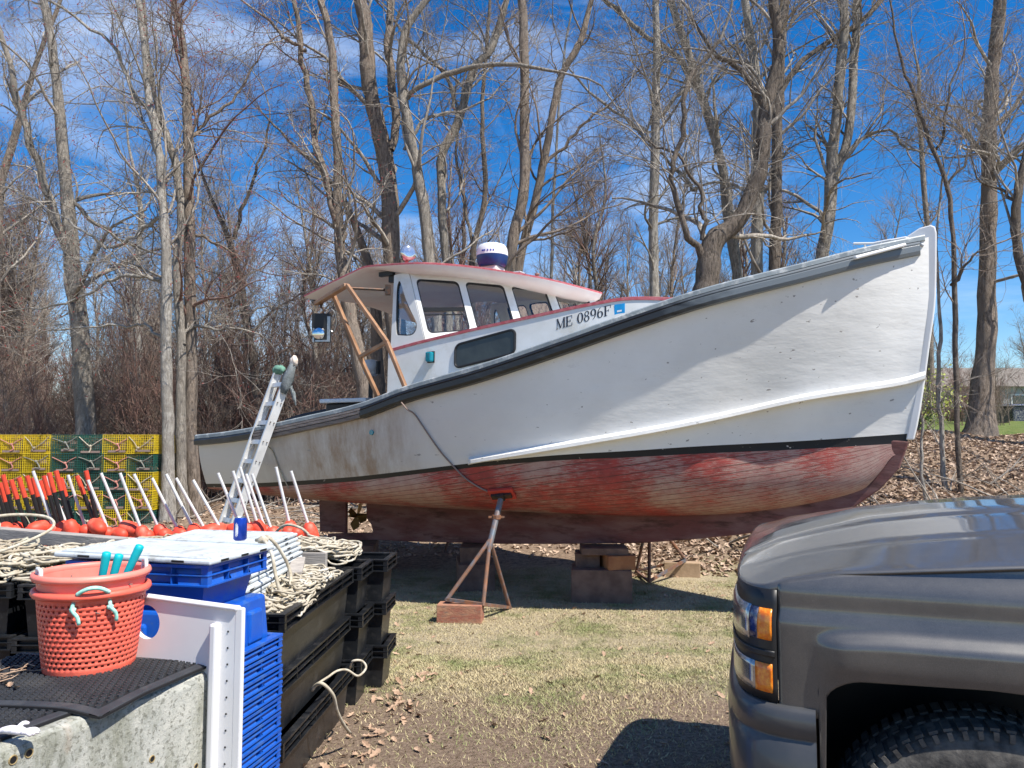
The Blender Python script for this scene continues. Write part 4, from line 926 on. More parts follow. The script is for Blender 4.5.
def serifglyph(m, ch, mk):
    T_, t_ = .082, .022
    ln = lambda a, b, w_: stroke(m, [a, b], w_, mk)
    if ch == 'M':
        ln((.12, 0), (.12, 1), t_); ln((.12, 1), (.5, .05), T_*.85); ln((.5, .05), (.86, 1), t_); ln((.88, 0), (.88, 1), T_); [ln((x-.12, y), (x+.12, y), t_) for x in (.12, .88) for y in (.03, .97)]; return 1.02
    if ch == 'E':
        ln((.2, 0), (.2, 1), T_); ln((.05, .97), (.72, .97), t_); ln((.05, .03), (.74, .03), t_); ln((.2, .5), (.55, .5), t_); ln((.72, .99), (.72, .72), t_); ln((.74, .01), (.74, .30), t_); ln((.55, .62), (.55, .38), t_); return .84
    if ch == 'F':
        ln((.2, 0), (.2, 1), T_); ln((.05, .97), (.72, .97), t_); ln((.04, .03), (.38, .03), t_); ln((.2, .5), (.52, .5), t_); ln((.72, .99), (.72, .72), t_); ln((.52, .62), (.52, .38), t_); return .80
    if ch == '0': ov(m, mk, .34, .5, .25, .48); return .70
    if ch == '8': ov(m, mk, .34, .75, .19, .22, .055); ov(m, mk, .34, .26, .23, .25, .066); return .70
    if ch == '9': ov(m, mk, .33, .69, .23, .29); stroke(m, arc(.20, .56, .37, .54, 20, -75), [.05, .065]+[.066]*4+[.05]*3+[.035]*3+[.025]*3, mk); return .70
    if ch == '6': ov(m, mk, .35, .31, .23, .29); stroke(m, arc(.48, .44, .37, .54, 200, 105), [.05, .065]+[.066]*4+[.05]*3+[.035]*3+[.025]*3, mk); return .70
    return .45
def regnumber():
    # letters follow the trunk wall, rising forward
    for sg in (1,):
        m = MB(); uS = 3.345; span = .56; 
        adv = 0; tot = sum(dict(zip('ME 0896F', (1.02, .84, .45, .70, .70, .70, .70, .80)))[c] for c in 'ME 0896F')
        for ch in 'ME 0896F':
            x0 = adv
            def mk(x, y, z, x0=x0):
                z = z*.4
                k = (x0+x)/tot; u = uS-span*k; hb = 2.708+.118*k; h = hb+y*.104; b = TB(u)+.02*(TH_(u)-h)/.6+.0162; return bp(u, b+z, h)
            adv += serifglyph(m, ch, mk)
        m.build('registration_number', M_LETTER, boat, world=True)
        m = MB(); u0, u1 = 2.755, 2.655; 
        G = [[bp(u, TB(u)+.014+dz, h) for dz in (0, .004)] for u in (u0, u1) for h in (0,)] if 0 else None
        c = [bp(u, TB(u)+.018, h) for u, h in ((u0, 2.825), (u1, 2.840), (u1, 2.935), (u0, 2.925))]
        m.add(c+[p+N3*.003 for p in c], [(4, 5, 6, 7), (0, 1, 5, 4), (1, 2, 6, 5), (2, 3, 7, 6), (3, 0, 4, 7)]); m.build('registration_sticker', M_BLUEST, boat, world=True)
        m = MB(); c = [bp(u, TB(u)+.0225, h) for u, h in ((u0-.025, 2.848), (u1+.03, 2.856), (u1+.03, 2.872), (u0-.025, 2.866))]; m.add(c, [(0, 1, 2, 3)]); m.build('sticker_mark', M_PANEL, boat, world=True)
regnumber()

# roof gear
rc = bp(4.72, 0, 3.71); rot = Matrix((A3, N3, Vector((0, 0, 1)))).transposed()
m = MB(); m.lathe(rc, [(0, .0), (.155, .0), (.175, .025), (.192, .11), (.194, .13)], 32); rd = m.build('radar_base', M_NAVY, boat, world=True, smooth=True)
m = MB(); m.lathe(rc, [(.195, .13), (.193, .18), (.184, .225), (.16, .262), (.11, .282), (0, .29)], 32); rdd = m.build('radar_dome', M_RADW, boat, world=True, smooth=True)
m = MB()
for k, a in enumerate((-18, -13, -5, 2, 8)):
    aa = math.atan2(-1, -.05)+R(a*1.6-4); d = Vector((math.cos(aa), math.sin(aa), 0)); tq = Vector((-d.y, d.x, 0)); c = rc+d*.1935+Vector((0, 0, .168))
    m.box(c, (.006, .022 if k < 2 else .016, .020), rz=aa)
m.build('radar_mark', M('radar mark', (.05, .08, .4), .5), rdd, world=True)
m = MB(); m.box(rc-Vector((0, 0, .05)), (.22, .20, .10), rot=rot, taper=1.3); m.build('radar_mount', M_ROOFSIDE, boat, world=True, bevel=.01)
m = MB(); c = at(407, 254, 9.35); ax = Vector((.42, -.9, .12)).normalized()
m.lathe(c-ax*.10, [(0, 0), (.05, .0), (.085, .04), (.10, .12), (.105, .17)], 24, axis=ax); sp_ = m.build('spotlight', M_CHROME, boat, world=True, smooth=True)
m = MB(); m.lathe(c-ax*.10, [(.10, .165), (.105, .175), (.06, .185), (0, .19)], 24, axis=ax); m.build('spotlight_lens', M('lens glass', (.75, .74, .72), .08, .85), sp_, world=True, smooth=True)
m = MB(); m.tube([c-Vector((0, 0, .05)), Vector((c.x-.03, c.y, 3.55))], .022); m.box((c.x-.03, c.y, 3.59), (.12, .1, .04)); m.build('spotlight_bracket', M_RED, sp_, world=True)
m = MB(); c = bp(4.05, .1, 3.46); m.tube([c, c+Vector((0, 0, .06))], .02, 10); m.lathe(c+Vector((0, 0, .05)), [(.02, 0), (.03, .015), (.028, .03), (0, .04)], 12); m.build('roof_vent', M_BROWNW, boat, world=True)
m = MB(); c = bp(4.42, .05, 3.585); m.box(c, (.30, .12, .02), rot=rot); m.build('roof_hatch', M_WHITEPL, boat, world=True, bevel=.008)
# wooden hauling frame
def woodbeam(a, b, w_=.05, h_=.085):
    m = MB(); m.beam(a, b, w_*.8, h_*.85, up=N3); m.build('frame_beam', M_WOOD, gf, world=True, bevel=.006)
a0, a1, a2 = at(405.5, 388, 8.02), at(387, 342, 8.12), at(347, 285, 8.32)
b0, b1, b2 = at(378, 396, 8.62), at(360, 357, 8.55), at(334, 296, 8.58)
gf = empty('hauling_frame', a0, 0, 'brown wooden hauling frame standing on the gunwale beside the cabin', 'frame')
woodbeam(a0, a1, .05, .06); woodbeam(a1, a2, .05, .06); woodbeam(b0, b1, .05, .06); woodbeam(b1, b2, .05, .06)
woodbeam(a1, b1, .05, .055); woodbeam(a2, at(316, 304, 8.72), .05, .085)
m = MB(); m.tube([at(349, 288, 8.35), at(370, 289, 8.45), at(388, 290, 8.55)], .016); m.box(at(388, 290, 8.5), (.06, .06, .11)); m.build('brace_rod', M_DARKMET, gf, world=True)
m = MB(); m.box(at(387, 274, 8.75), (.20, .05, .05), rot=rot); m.box(at(393, 279, 8.75), (.09, .05, .08), rot=rot); m.build('roof_bracket', M_GASKET, boat, world=True)
# snatch block hanging from the frame
hb = at(322, 328, 8.7); sb = empty('snatch_block', hb, 0, 'black and silver hauling block hanging from the wooden frame', 'pulley block')
m = MB(); 
for dy in (-.05, .05): m.box(hb+Vector((0, dy, 0)), (.19, .008, .32), bevel=0) if 0 else m.box(hb+Vector((0, dy, 0)), (.18, .008, .32))
m.box(hb+Vector((.09, 0, 0)), (.008, .11, .32)); m.box(hb+Vector((-.06, 0, .06)), (.09, .10, .19)); m.build('cheek', M_GASKET, sb, world=True, bevel=.004)
m = MB(); m.lathe(hb+Vector((-.02, -.075, -.07)), [(0, 0), (.055, .0), (.075, .012), (.045, .03), (.045, .07), (.075, .09), (0, .10)], 24, axis=(0, 1, 0)); m.build('sheave', M_CHROME, sb, world=True, smooth=True)
m = MB(); m.box(hb+Vector((.02, -.06, -.155)), (.16, .012, .02)); m.box(hb+Vector((.09, -.056, -.02)), (.035, .012, .29)); m.box(hb+Vector((-.08, -.058, -.09)), (.018, .012, .16)); m.build('metal_strap', M_STEEL, sb, world=True)
m = MB(); m.tube(cr([hb+Vector((0, 0, .155)), hb+Vector((.015, 0, .21)), hb+Vector((-.02, 0, .25)), hb+Vector((.0, 0, .29)), at(320, 304, 8.7)], 4), .013, 8); m.build('hook', M_DARKMET, sb, world=True)
m = MB(); m.tube(cr([hb+Vector((.06, 0, .17)), hb+Vector((.13, -.02, .20)), hb+Vector((.16, 0, .06)), hb+Vector((.13, 0, -.04)), hb+Vector((.10, 0, -.03))], 5), .008, 6); m.build('shackle_cord', M_STEEL, sb, world=True)
# small white float on far rail, gear box in cockpit
m = MB(); c = at(371, 368, 9.7); m.lathe(c-Vector((0, 0, .11)), [(0, 0), (.07, .01), (.10, .05), (.10, .17), (.07, .21), (0, .22)], 20); o = m.build('bait_tub', M_WHITEPL, None, smooth=True); tag(o, 'small white round tub seen past the wooden frame', 'tub')
m = MB(); m.tube([Vector((c.x+.10, c.y-.05, c.z-.08)), Vector((c.x+.10, c.y-.05, c.z+.08))], .03); m.beam(Vector((c.x, c.y, c.z-.15)), Vector((c.x, c.y, 1.30)), .05, .05); m.build('stand_post', M_GASKET, o)
gb = empty('gear_box', bp(6.35, .55, 1.28), 0, 'black gear box with a white lid showing above the aft gunwale', 'box')
m = MB(); c = bp(6.35, .55, 1.28); m.box(c+Vector((0, 0, .385)), (.62, .45, .77), rot=rot); m.tube([c+A3*.3+Vector((0, 0, .7)), c+A3*.9+Vector((0, 0, .62)), c+A3*1.2+Vector((0, 0, .55))], .05); m.build('body', M_GASKET, gb, world=True, bevel=.02)
m = MB(); m.box(c+Vector((0, 0, .80)), (.74, .55, .05), rot=rot); m.build('lid', M_PANEL, gb, world=True, bevel=.012)

def onhull(px, py, off=.012, below=False):
    o_ = Vector((0, 0, CH)); d = (at(px, py, 1.)-o_).normalized(); hit = HBVH.ray_cast(o_, d)
    return hit[0]+hit[1]*(off if hit[1].dot(d) < 0 else -off)
m = MB(); m.tube(cr([onhull(406, 402, .09), onhull(411, 409, .07), onhull(415, 414), onhull(424, 427), onhull(440, 450), onhull(455, 467), onhull(466, 478), onhull(480, 487), onhull(492, 492), onhull(499, 494, .02)], 4), .009, 6)
o = m.build('mooring_rope', M_BROWNW, None); tag(o, 'thin brown rope running down the hull from the gunwale to the jack stand', 'rope')
m = MB(); m.tube(cr([onhull(267, 442, .08), onhull(273, 450), onhull(280, 468), onhull(290, 488, .02)], 4), .0075, 6)
o = m.build('mooring_rope', M_ROPED, None); tag(o, 'short thin rope hanging down the stern quarter beside the ladder', 'rope')

# jack stands
def jack(label, apex, top, feet, rb, pad_rot, padc=M_REDPAD):
    r = empty('jack_stand', (apex[0], apex[1], -.12), 0, label, 'boat stand', 'jack stands propping the boat')
    apex = Vector(apex); top = Vector(top)
    m = MB(); m.tube([apex-(top-apex)*.1, top], .030, 12); m.build('post', M('post steel', (.16, .19, .22), .5, .4, var=(.24, .13, .08)), r, world=True, smooth=False)
    mid = apex.lerp(top, .55); m = MB(); m.beam(mid-Vector((.08, 0, 0)), mid+Vector((.08, 0, 0)), .02, .02); m.lathe(mid, [(.03, -.02), (.045, -.02), (.045, .02), (.03, .02)], 8); m.build('adjusting_nut', M_RUST, r, world=True)
    for f in feet: m = MB(); m.tube([apex+Vector((0, 0, .04)), Vector(f)], .020, 10); m.build('leg', M_RUST, r, world=True)
    m = MB(); F_ = [Vector(f)+Vector((0, 0, .015)) for f in feet]
    for i in range(len(F_)): m.beam(F_[i], F_[(i+1) % len(F_)], .03, .03)
    m.build('base_bar', M_RUST, r, world=True)
    m = MB(); m.box(top+pad_rot@Vector((0, 0, .02)), (.27, .15, .035), rot=pad_rot); pd = m.build('pad', padc, r, world=True, bevel=.006)
    m = MB(); m.box(top+pad_rot@Vector((0, 0, -.005)), (.22, .06, .035), rot=pad_rot); m.box(top+pad_rot@Vector((0, 0, -.02)), (.07, .07, .05), rot=pad_rot); m.build('pad_bracket', M_DARKMET, pd, world=True)
    return r
zb = (Vector((0, 0, 1))*.80+N3*-.60).normalized(); xb = -A3; yb = zb.cross(xb).normalized(); prot = Matrix((xb, yb, zb)).transposed()
ap = at(490, 544, 7.68)
top = onhull(502, 490, .015)-Vector((0, 0, .045)); hn = HBVH.ray_cast(Vector((0, 0, CH)), (at(502, 490, 1.)-Vector((0, 0, CH))).normalized())[1]; hn = -hn if hn.z > 0 else hn; zb = -hn; xb = (-A3-zb*(-A3).dot(zb)).normalized(); yb = zb.cross(xb).normalized(); prot = Matrix((xb, yb, zb)).transposed()
jack('steel jack stand with red pad under the near side of the hull', ap, top, [at(446, 601, 7.45), at(483, 606, 7.40), ground(510, 609, -.12)], 0, prot)
xb = -A3
zb2 = (Vector((0, 0, 1))*.80+N3*.60).normalized(); yb2 = zb2.cross(xb).normalized(); prot2 = Matrix((xb, yb2, zb2)).transposed()
jack('jack stand on the far side, legs showing below the keel', (1.70, 9.62, .66), bp(3.15, -1.0, .96), [(1.64, 9.35, -.10), (2.17, 9.72, .10), (1.58, 9.95, -.08)], 0, prot2)
jack('jack stand hidden deep in shade behind the aft keel', bp(6.2, -1.5, .6), bp(6.1, -1.15, .93), [bp(6.5, -1.7, .0), bp(5.9, -1.8, .0), bp(6.2, -1.2, -.03)], 0, prot2)
def block(label, c, size, rz, mat, rx=0.):
    m = MB(); q = Matrix.Rotation(rz, 3, 'Z')@Matrix.Rotation(rx, 3, 'Y'); m.box((0, 0, size[2]/2), size, rot=Matrix.Rotation(rx, 3, 'Y'))
    o = m.build('timber_block', mat, None, bevel=.008); o.location = c; o.rotation_euler = (0, 0, rz); tag(o, label, 'timber block')
block('red stained timber block under the near jack stand', (-.49, 7.46, -.125), (.43, .17, .175), -.12, M_BLOCKW)
block('pale timber block under the far jack stand', (2.13, 9.78, -.12), (.44, .17, .20), -.22, M('pale timber', (.34, .24, .15), .85, var=(.42, .30, .2), vs=7, bs=.4))
kd = math.atan2(A3.y, A3.x)
block('wide dark timber lying on the ground under the forward keel', (.97, 8.50, -.13), (.64, .46, .355), -.10, M_BLOCKG)
block('orange painted timber block in the stack under the keel', (1.14, 8.46, .222), (.30, .36, .15), .16, M_BLOCKO)
block('brown timber beside the orange one under the keel', (.83, 8.62, .222), (.26, .34, .15), -.05, M_BLOCKG)
block('flat top timber directly under the forward keel', (1.0, 8.52, .370), (.50, .38, .075), -.02, M_BLOCKG)
q = bp(4.95, 0, 0); block('dark lower timber under the middle of the keel', (q.x, q.y-.1, -.13), (.42, .8, .31), .1, M_BLOCKG)
block('dark upper timber under the middle of the keel', (q.x, q.y-.05, .175), (.32, .6, .18), .0, M_BLOCKG)
q = bp(6.7, 0, 0); block('dark timber under the stern end of the keel', (q.x, q.y-.1, -.12), (.42, .8, .395), .1, M_BLOCKG)

# ------------------------------------------------------------------ ladder
la = at(277, 374, 9.05); lb = ground(197, 592, -.12); sep = Vector((.235, -.27, 0)); dl = (la-lb)
lad = empty('ladder', lb, 0, 'aluminium ladder leaning on the stern quarter with cloth wrapped ends', 'ladder')
nrm = dl.normalized().cross(sep.normalized())
for k, ex in ((0, 1.0), (1, 1.0)):
    m = MB(); a = lb+sep*k; b = lb+sep*k+dl*ex
    m.beam(a, b, .008, .095, up=dl.cross(sep)); 
    for e in (-1, 1): m.beam(a+nrm*.0435*e-sep.normalized()*(.012 if k else -.012), b+nrm*.0435*e-sep.normalized()*(.012 if k else -.012), .03, .008, up=dl.cross(sep))
    m.build('rail', M_ALU, lad, world=True)
for i in range(11):
    p = lb+dl*(.06+i*.0885); m = MB(); m.beam(p, p+sep, .05, .028, up=nrm); 
    m.beam(p+sep*.02-dl.normalized()*.10, p+sep*.16, .02, .006, up=nrm); m.build('rung', M_ALU, lad, world=True)
for i in range(10):
    p = lb+sep*1.02+dl*(.06+i*.0885); m = MB()
    for e in (-.022, .022): m.tube([p+nrm*e, p+nrm*e+sep.normalized()*.012], .006, 8)
    m.build('rivet', M_DARKMET, lad, world=True)
def lump(name, label, c, s, mat, seed, cat, n=14):
    rr = random.Random(seed); m = MB(); G = []
    for i in range(n+1):
        a = math.pi*i/n; row = []
        for j in range(n*2):
            b = math.pi*j/n; k = 1+.16*math.sin(3*b+seed)*math.sin(2*a+seed)+.10*math.sin(7*b+seed*2)*math.sin(4*a)+rr.uniform(-.05, .05)
            row.append(tuple(Vector(c)+Vector((math.sin(a)*math.cos(b)*s[0]*k, math.sin(a)*math.sin(b)*s[1]*k, math.cos(a)*s[2]*k))))
        row.append(row[0]); G.append(row)
    m.grid(G, flip=True); o = m.build(name, mat, None, smooth=True); tag(o, label, cat); return o
t1 = lb+dl*1.0; t2 = lb+sep+dl*1.0
lump('cloth_wrap', 'green cloth balled on the left rail end of the ladder', t1+Vector((.02, 0, .05)), (.075, .06, .05), M_RAGG, 3, 'cloth')
m = MB(); ax = dl.normalized(); pts = [t2-ax*(.26-.09*i) for i in range(5)]
m.tube(pts, [.040, .058, .064, .050, .032], 14); 
for k_ in range(5): m.tube([pts[1]+Vector((.06+.01*k_, 0, -.02*k_)), pts[1]+Vector((.075+.012*k_, 0, -.10-.03*k_))], [.02, .004], 6)
m.v = [tuple(Vector(v)+Vector((random.gauss(0, .006), random.gauss(0, .006), random.gauss(0, .006)))) for v in m.v]
o = m.build('cloth_wrap', M_RAG, None, smooth=True); tag(o, 'grey cloth wrapped round the right rail end of the ladder', 'cloth')
lump('cloth_wrap', 'pale cloth tied over the very top of the ladder', t2+ax*.13, (.045, .045, .06), M_RAGW, 5, 'cloth')

# ------------------------------------------------------------------ traps
def trap_proto(col, var=0, w_=.455, l_=.9, h_=.32):
    r = empty('lobster_trap'); g = .0031 if col == 'y' else .0034; st = .038; mat = M_TYELLOW if col == 'y' else M_TGREEN
    def sheet(m, o, ux, uy, a, b):
        o, ux, uy = Vector(o), Vector(ux), Vector(uy)
        na, nb = max(2, round(a/st)), max(2, round(b/st))
        for i in range(na+1): p = o+ux*(a*i/na); m.beam(p, p+uy*b, g*2, g*2)
        for j in range(nb+1): p = o+uy*(b*j/nb); m.beam(p, p+ux*a, g*2, g*2)
    m = MB()
    for yy in (0, l_*.5, l_): sheet(m, (-w_/2, yy, 0), (1, 0, 0), (0, 0, 1), w_, h_)
    for xx in (-w_/2, w_/2): sheet(m, (xx, 0, 0), (0, 1, 0), (0, 0, 1), l_, h_)
    for zz in (0.002, h_): sheet(m, (-w_/2, 0, zz), (1, 0, 0), (0, 1, 0), w_, l_)
    m.build('wire_cage', mat, r)
    m = MB(); e = .005
    for x in (-w_/2, w_/2):
        for y in (0, l_): m.tube([(x, y, 0), (x, y, h_)], e, 6)
        for z in (0.002, h_): m.tube([(x, 0, z), (x, l_, z)], e, 6)
    for y in (0, l_):
        for z in (.002, h_): m.tube([(-w_/2, y, z), (w_/2, y, z)], e, 6)
    m.build('frame_wire', mat, r)
    m = MB(); 
    for k in range(260):
        a = Vector((random.uniform(-.2, .2), random.uniform(.05, .8), random.uniform(.03, .28))); m.tube([a, a+Vector([random.gauss(0, .05) for _ in range(3)])], .004, 3, cap=False)
    tag(m.build('netting', M_NET, r), kind='stuff')
    m = MB(); k = (-.005)
    vx = [0, .03, -.035, .015][var]; vz = [0, .03, -.03, .06][var]; m.tube(cr([(-w_/2+.02, k, h_-.03-.03*(var % 2)), (-.1, k-.012, h_-.12+vz*.5), (vx, k-.015, h_-.19+vz), (.1, k-.012, h_-.13+vz*.4), (w_/2-.02, k, h_-.06+.03*(var > 1))], 4), .007, 6); m.tube(cr([(vx, k-.015, h_-.18+vz), (vx+.01+vz, k-.02, h_-.24), (vx-.01, k-.03, h_-.30+abs(vz))], 3), .011, 6); m.lathe((vx, k-.015, h_-.19+vz), [(0, -.025), (.024, -.01), (.024, .01), (0, .025)], 8)
    m.build('rope_bridle', [M_ROPE, M('pink rope', (.50, .22, .18), .9), M_ROPED, M('grey rope', (.22, .22, .19), .9)][var], r)
    m = MB(); m.box((.02*var, -.012, .03+.01*var), (w_*(.72-.08*var), .015, .035)); m.box((-.05+.05*var, .3, .06), (.22, .16, .05)); m.box((.08, .12, .12+.02*var), (.12, .1, .09)); m.build('wood_runner', M_BROWNW, r)
    return r
TPAT = ['YYYGGYY', 'YYYGGYG', 'YYYYGGY', 'YYYGYGY', 'YGGGGYG']
def traps():
    pr = {c_+str(v_): trap_proto(c_, v_) for c_ in 'yg' for v_ in range(4)}; used = set()
    for row in range(5):
        for ci, ch in enumerate(TPAT[row]):
            ch = ch.lower(); kk_ = ch+str((row*3+ci*5+row*ci) % 4); o = pr[kk_] if kk_ not in used else copy_tree(pr[kk_]); used.add(kk_)
            px = [-12, 13.5, 39.5, 67.5, 93.5, 118.5, 143][ci]; Y = 13.3+random.uniform(-.02, .02); X = (px-512)/770*Y*1.003
            base = at(px, 435, Y).z-.32*(row+1)
            o.location = (X, Y, base+.0); o.rotation_euler = (0, 0, R(random.uniform(-1.2, 1.2)))
            rowname = ['top row', 'second row down', 'third row down', 'fourth row down', 'bottom row'][row]
            tag(o, '%s wire lobster trap, %s of the stack, %s column from the right' % ('yellow' if ch == 'y' else 'dark green', rowname, ORD[6-ci]), 'lobster trap', 'stacked lobster traps')
traps()
for o_ in [o_ for o_ in bpy.data.objects if o_.name.startswith('lobster_trap') and 'label' not in o_.keys()]:
    for c_ in list(o_.children): bpy.data.objects.remove(c_)
    bpy.data.objects.remove(o_)

# ------------------------------------------------------------------ totes
def tote(name, label, loc, rz, w_, l_, h_, rimh, mat, cat='tote', group=None, ribs=(3, 4), inset=.024, taper=.022, parent_scale=None):
    r = empty(name, loc, rz, label, cat, group)
    m = MB(); a, b = w_/2-inset, l_/2-inset; t_ = taper
    vs = [(-a, -b, h_-.01), (a, -b, h_-.01), (a, b, h_-.01), (-a, b, h_-.01), (-a+t_, -b+t_, 0), (a-t_, -b+t_, 0), (a-t_, b-t_, 0), (-a+t_, b-t_, 0)]
    m.add(vs, [(0, 4, 5, 1), (1, 5, 6, 2), (2, 6, 7, 3), (3, 7, 4, 0), (4, 7, 6, 5)]); m.build('body', mat, r, solid=.006, bevel=.0)
    m = MB(); W, L = w_/2, l_/2
    def ring(z, wd, hh):
        m.box((0, -L+wd/2, z), (w_, wd, hh)); m.box((0, L-wd/2, z), (w_, wd, hh)); m.box((-W+wd/2, 0, z), (wd, l_-2*wd-.0005, hh)); m.box((W-wd/2, 0, z), (wd, l_-2*wd-.0005, hh))
    ring(h_-.005, .034, .012); ring(h_-rimh/2, .031, .006); ring(h_-rimh, .033, .008)
    m.build('rim', mat, r, bevel=.0015)
    m = MB(); z0 = h_-rimh/2-.003
    for i in range(ribs[0]+1):
        x = -W+.004+(w_-.008)*i/ribs[0]
        for y in (-L+.016, L-.016): m.box((x, y, z0), (.004, .026, rimh-.014))
    for i in range(ribs[1]+1):
        y = -L+.004+(l_-.008)*i/ribs[1]
        for x in (-W+.016, W-.016): m.box((x, y, z0), (.026, .004, rimh-.014))
    ya = -L+.03; m.box((0, -L+.029, z0), (w_-.06, .003, rimh-.016)); m.box((0, L-.029, z0), (w_-.06, .003, rimh-.016)); m.box((W-.029, 0, z0), (.003, l_-.064, rimh-.016)); m.box((-W+.029, 0, z0), (.003, l_-.064, rimh-.016))
    if name == 'blue_tote':
        def sl(p0, p1, p2, p3): m.add([p0, p1, p2, p3], [(0, 1, 2, 3)])
        zt, zb_ = h_-.012, h_-rimh+.004
        for i in range(ribs[0]):
            xa = -W+.008+(w_-.016)*i/ribs[0]; xb_ = -W+.008+(w_-.016)*(i+1)/ribs[0]
            if i % 2 == 1: sl((xa+.01, -L+.027, zt), (xb_-.01, -L+.027, zt), (xb_-.02, -L+.005, zb_), (xa+.03, -L+.005, zb_))
        for i in range(ribs[1]):
            ya = -L+.008+(l_-.016)*i/ribs[1]; yb_ = -L+.008+(l_-.016)*(i+1)/ribs[1]
            sl((W-.027, ya+.01, zt), (W-.027, yb_-.01, zt), (W-.005, yb_-.03, zb_), (W-.005, ya+.02, zb_))
    m.build('ribs', mat, r)
    return r
TH3 = .277
def stack(cx, cy, rz, w_, l_, desc, n=3, ribs=(3, 4), jit=.012):
    for i in range(n):
        pos = ['lowest tote', 'middle tote', 'top tote'][i]
        tote('rope_tote', 'black plastic rope tote, %s of %s' % (pos, desc), (cx+random.uniform(-jit, jit), cy+random.uniform(-jit, jit), th(cx, cy)+TH3*i), rz+random.uniform(-.008, .008), w_, l_, TH3, .075, M_BLACKPL, group='black rope totes', ribs=ribs)
stack(-1.275, 4.08, -.044, .60, 1.22, 'the long near stack beside the white lids', ribs=(2, 5))
stack(-1.205, 4.90, -.03, .62, .33, 'the narrow stack behind the long near one', ribs=(3, 2))
stack(-1.11, 5.26, -.03, .62, .34, 'the rearmost stack by the lawn', ribs=(3, 2))
stack(-2.34, 4.62, .0, .60, .92, 'the stack just behind the orange baskets', ribs=(3, 4))
stack(-2.99, 4.66, .01, .60, .92, 'the stack at the far left behind the mats', ribs=(3, 4))
# rope piles
def ropepile(name, label, c, sx, sy, n, r=.0065, mat=M_ROPE, rise=.1, lr=(.06, .15), slope=0.):
    m = MB()
    for i in range(n):
        k = i/n; q = 1-.55*k; px = c[0]+random.uniform(-sx, sx)*q; py = c[1]+random.uniform(-sy, sy)*q; pz = c[2]+rise*k+random.uniform(-.01, .015)
        L = random.uniform(*lr); a0 = random.uniform(0, 6.28); el_ = random.uniform(.35, 1.); tilt = random.uniform(-.45, .45); tl2 = random.uniform(-.45, .45); turns = random.uniform(.7, 1.8); ph = random.uniform(0, 6.28)
        pts = []
        for j in range(int(14*turns)+3):
            a = a0+2*math.pi*j/14.; rr_ = L*(1+.18*math.sin(2.3*a+ph)); x = math.cos(a)*rr_; y = math.sin(a)*rr_*el_
            x, y = x*math.cos(ph)-y*math.sin(ph), x*math.sin(ph)+y*math.cos(ph)
            X = min(max(px+x, c[0]-sx*1.15), c[0]+sx*1.15); Y_ = min(max(py+y, c[1]-sy*1.15), c[1]+sy*1.15)
            pts.append((X, Y_, pz+x*tilt*.35+y*tl2*.35+.006*math.sin(5*a)))
        m.tube(cr(pts, 2), r, 6)
    o = m.build(name, mat, None, smooth=True); return tag(o, label, 'rope')
ropepile('rope_coil', 'tangled cream rope filling the long near black tote', (-1.105, 4.12, .80), .105, .50, 120, rise=.08, lr=(.05, .12), r=.0055)
ropepile('rope_coil', 'tangled rope at the front end of the long tote, under the white lids', (-1.22, 3.58, .80), .16, .09, 30, rise=.04, lr=(.04, .09))
ropepile('rope_coil', 'smooth coil of pale rope on the narrow rear tote', (-1.20, 4.92, .86), .19, .19, 55, rise=.10, lr=(.12, .17))
ropepile('rope_coil', 'wide tangle of cream rope on the totes behind the baskets', (-2.45, 4.62, .84), .52, .38, 210, rise=.12, lr=(.07, .16), r=.0075)
ropepile('rope_coil', 'tangle of dull rope on the far left totes', (-3.2, 4.75, .84), .35, .35, 90, rise=.11, lr=(.07, .16), r=.0075, mat=M_ROPED)
ropepile('rope_coil', 'low heap of dull rope between plank and white lids', (-2.25, 5.62, .80), .60, .20, 120, rise=.10, lr=(.07, .15), mat=M_ROPED)
m = MB(); m.tube(cr([at(317, 684, 3.86), at(328, 677, 3.95), at(337, 671, 4.02), at(347, 670, 4.06), at(358, 676, 4.1), at(366, 668, 4.2), at(362, 661, 4.22), at(353, 661, 4.2), at(350, 667, 4.25)], 5), .0060, 8)
m.tube(cr([at(312, 690, 3.82), at(316, 685, 3.80), at(323, 684, 3.78), at(333, 695, 3.82), at(337, 711, 3.9), at(344, 725, 4.0), at(350, 733, 4.1)], 5), .0085, 8)
o = m.build('rope_end', M_ROPE, None, smooth=True); tag(o, 'loose rope end looping out of the lowest black tote onto the leaves', 'rope')
m = MB(); m.tube(cr([(-1.72, 5.6, .92), (-1.6, 5.5, 1.0), (-1.47, 5.45, .98), (-1.42, 5.5, .90), (-1.5, 5.55, .87), (-1.62, 5.4, .86), (-1.5, 5.2, .86), (-1.35, 5.1, .87)], 6), .010, 8)
o = m.build('rope_end', M_ROPE, None, smooth=True); tag(o, 'stiff loop of cream rope in front of the rightmost red buoy', 'rope')
LX = lambda q: (q[0]-.62+(q[0]+2.5)*-.15, q[1], .98+(q[2]-.98)*1.3)
m = MB(); m.tube(cr([LX(q_) for q_ in [(-2.9, 4.55, .98), (-2.7, 4.5, 1.03), (-2.55, 4.7, 1.08), (-2.4, 4.6, 1.06), (-2.38, 4.35, 1.0), (-2.5, 4.25, .98), (-2.62, 4.4, 1.0), (-2.5, 4.65, 1.1), (-2.2, 4.75, 1.10), (-2.05, 4.62, 1.05), (-2.25, 4.4, .97), (-2.5, 4.4, .96), (-2.75, 4.35, .97)]], 6), .009, 8)
o = m.build('rope_end', M_ROPE, None, smooth=True); tag(o, 'thick white rope looped loosely over the grey plank', 'rope')

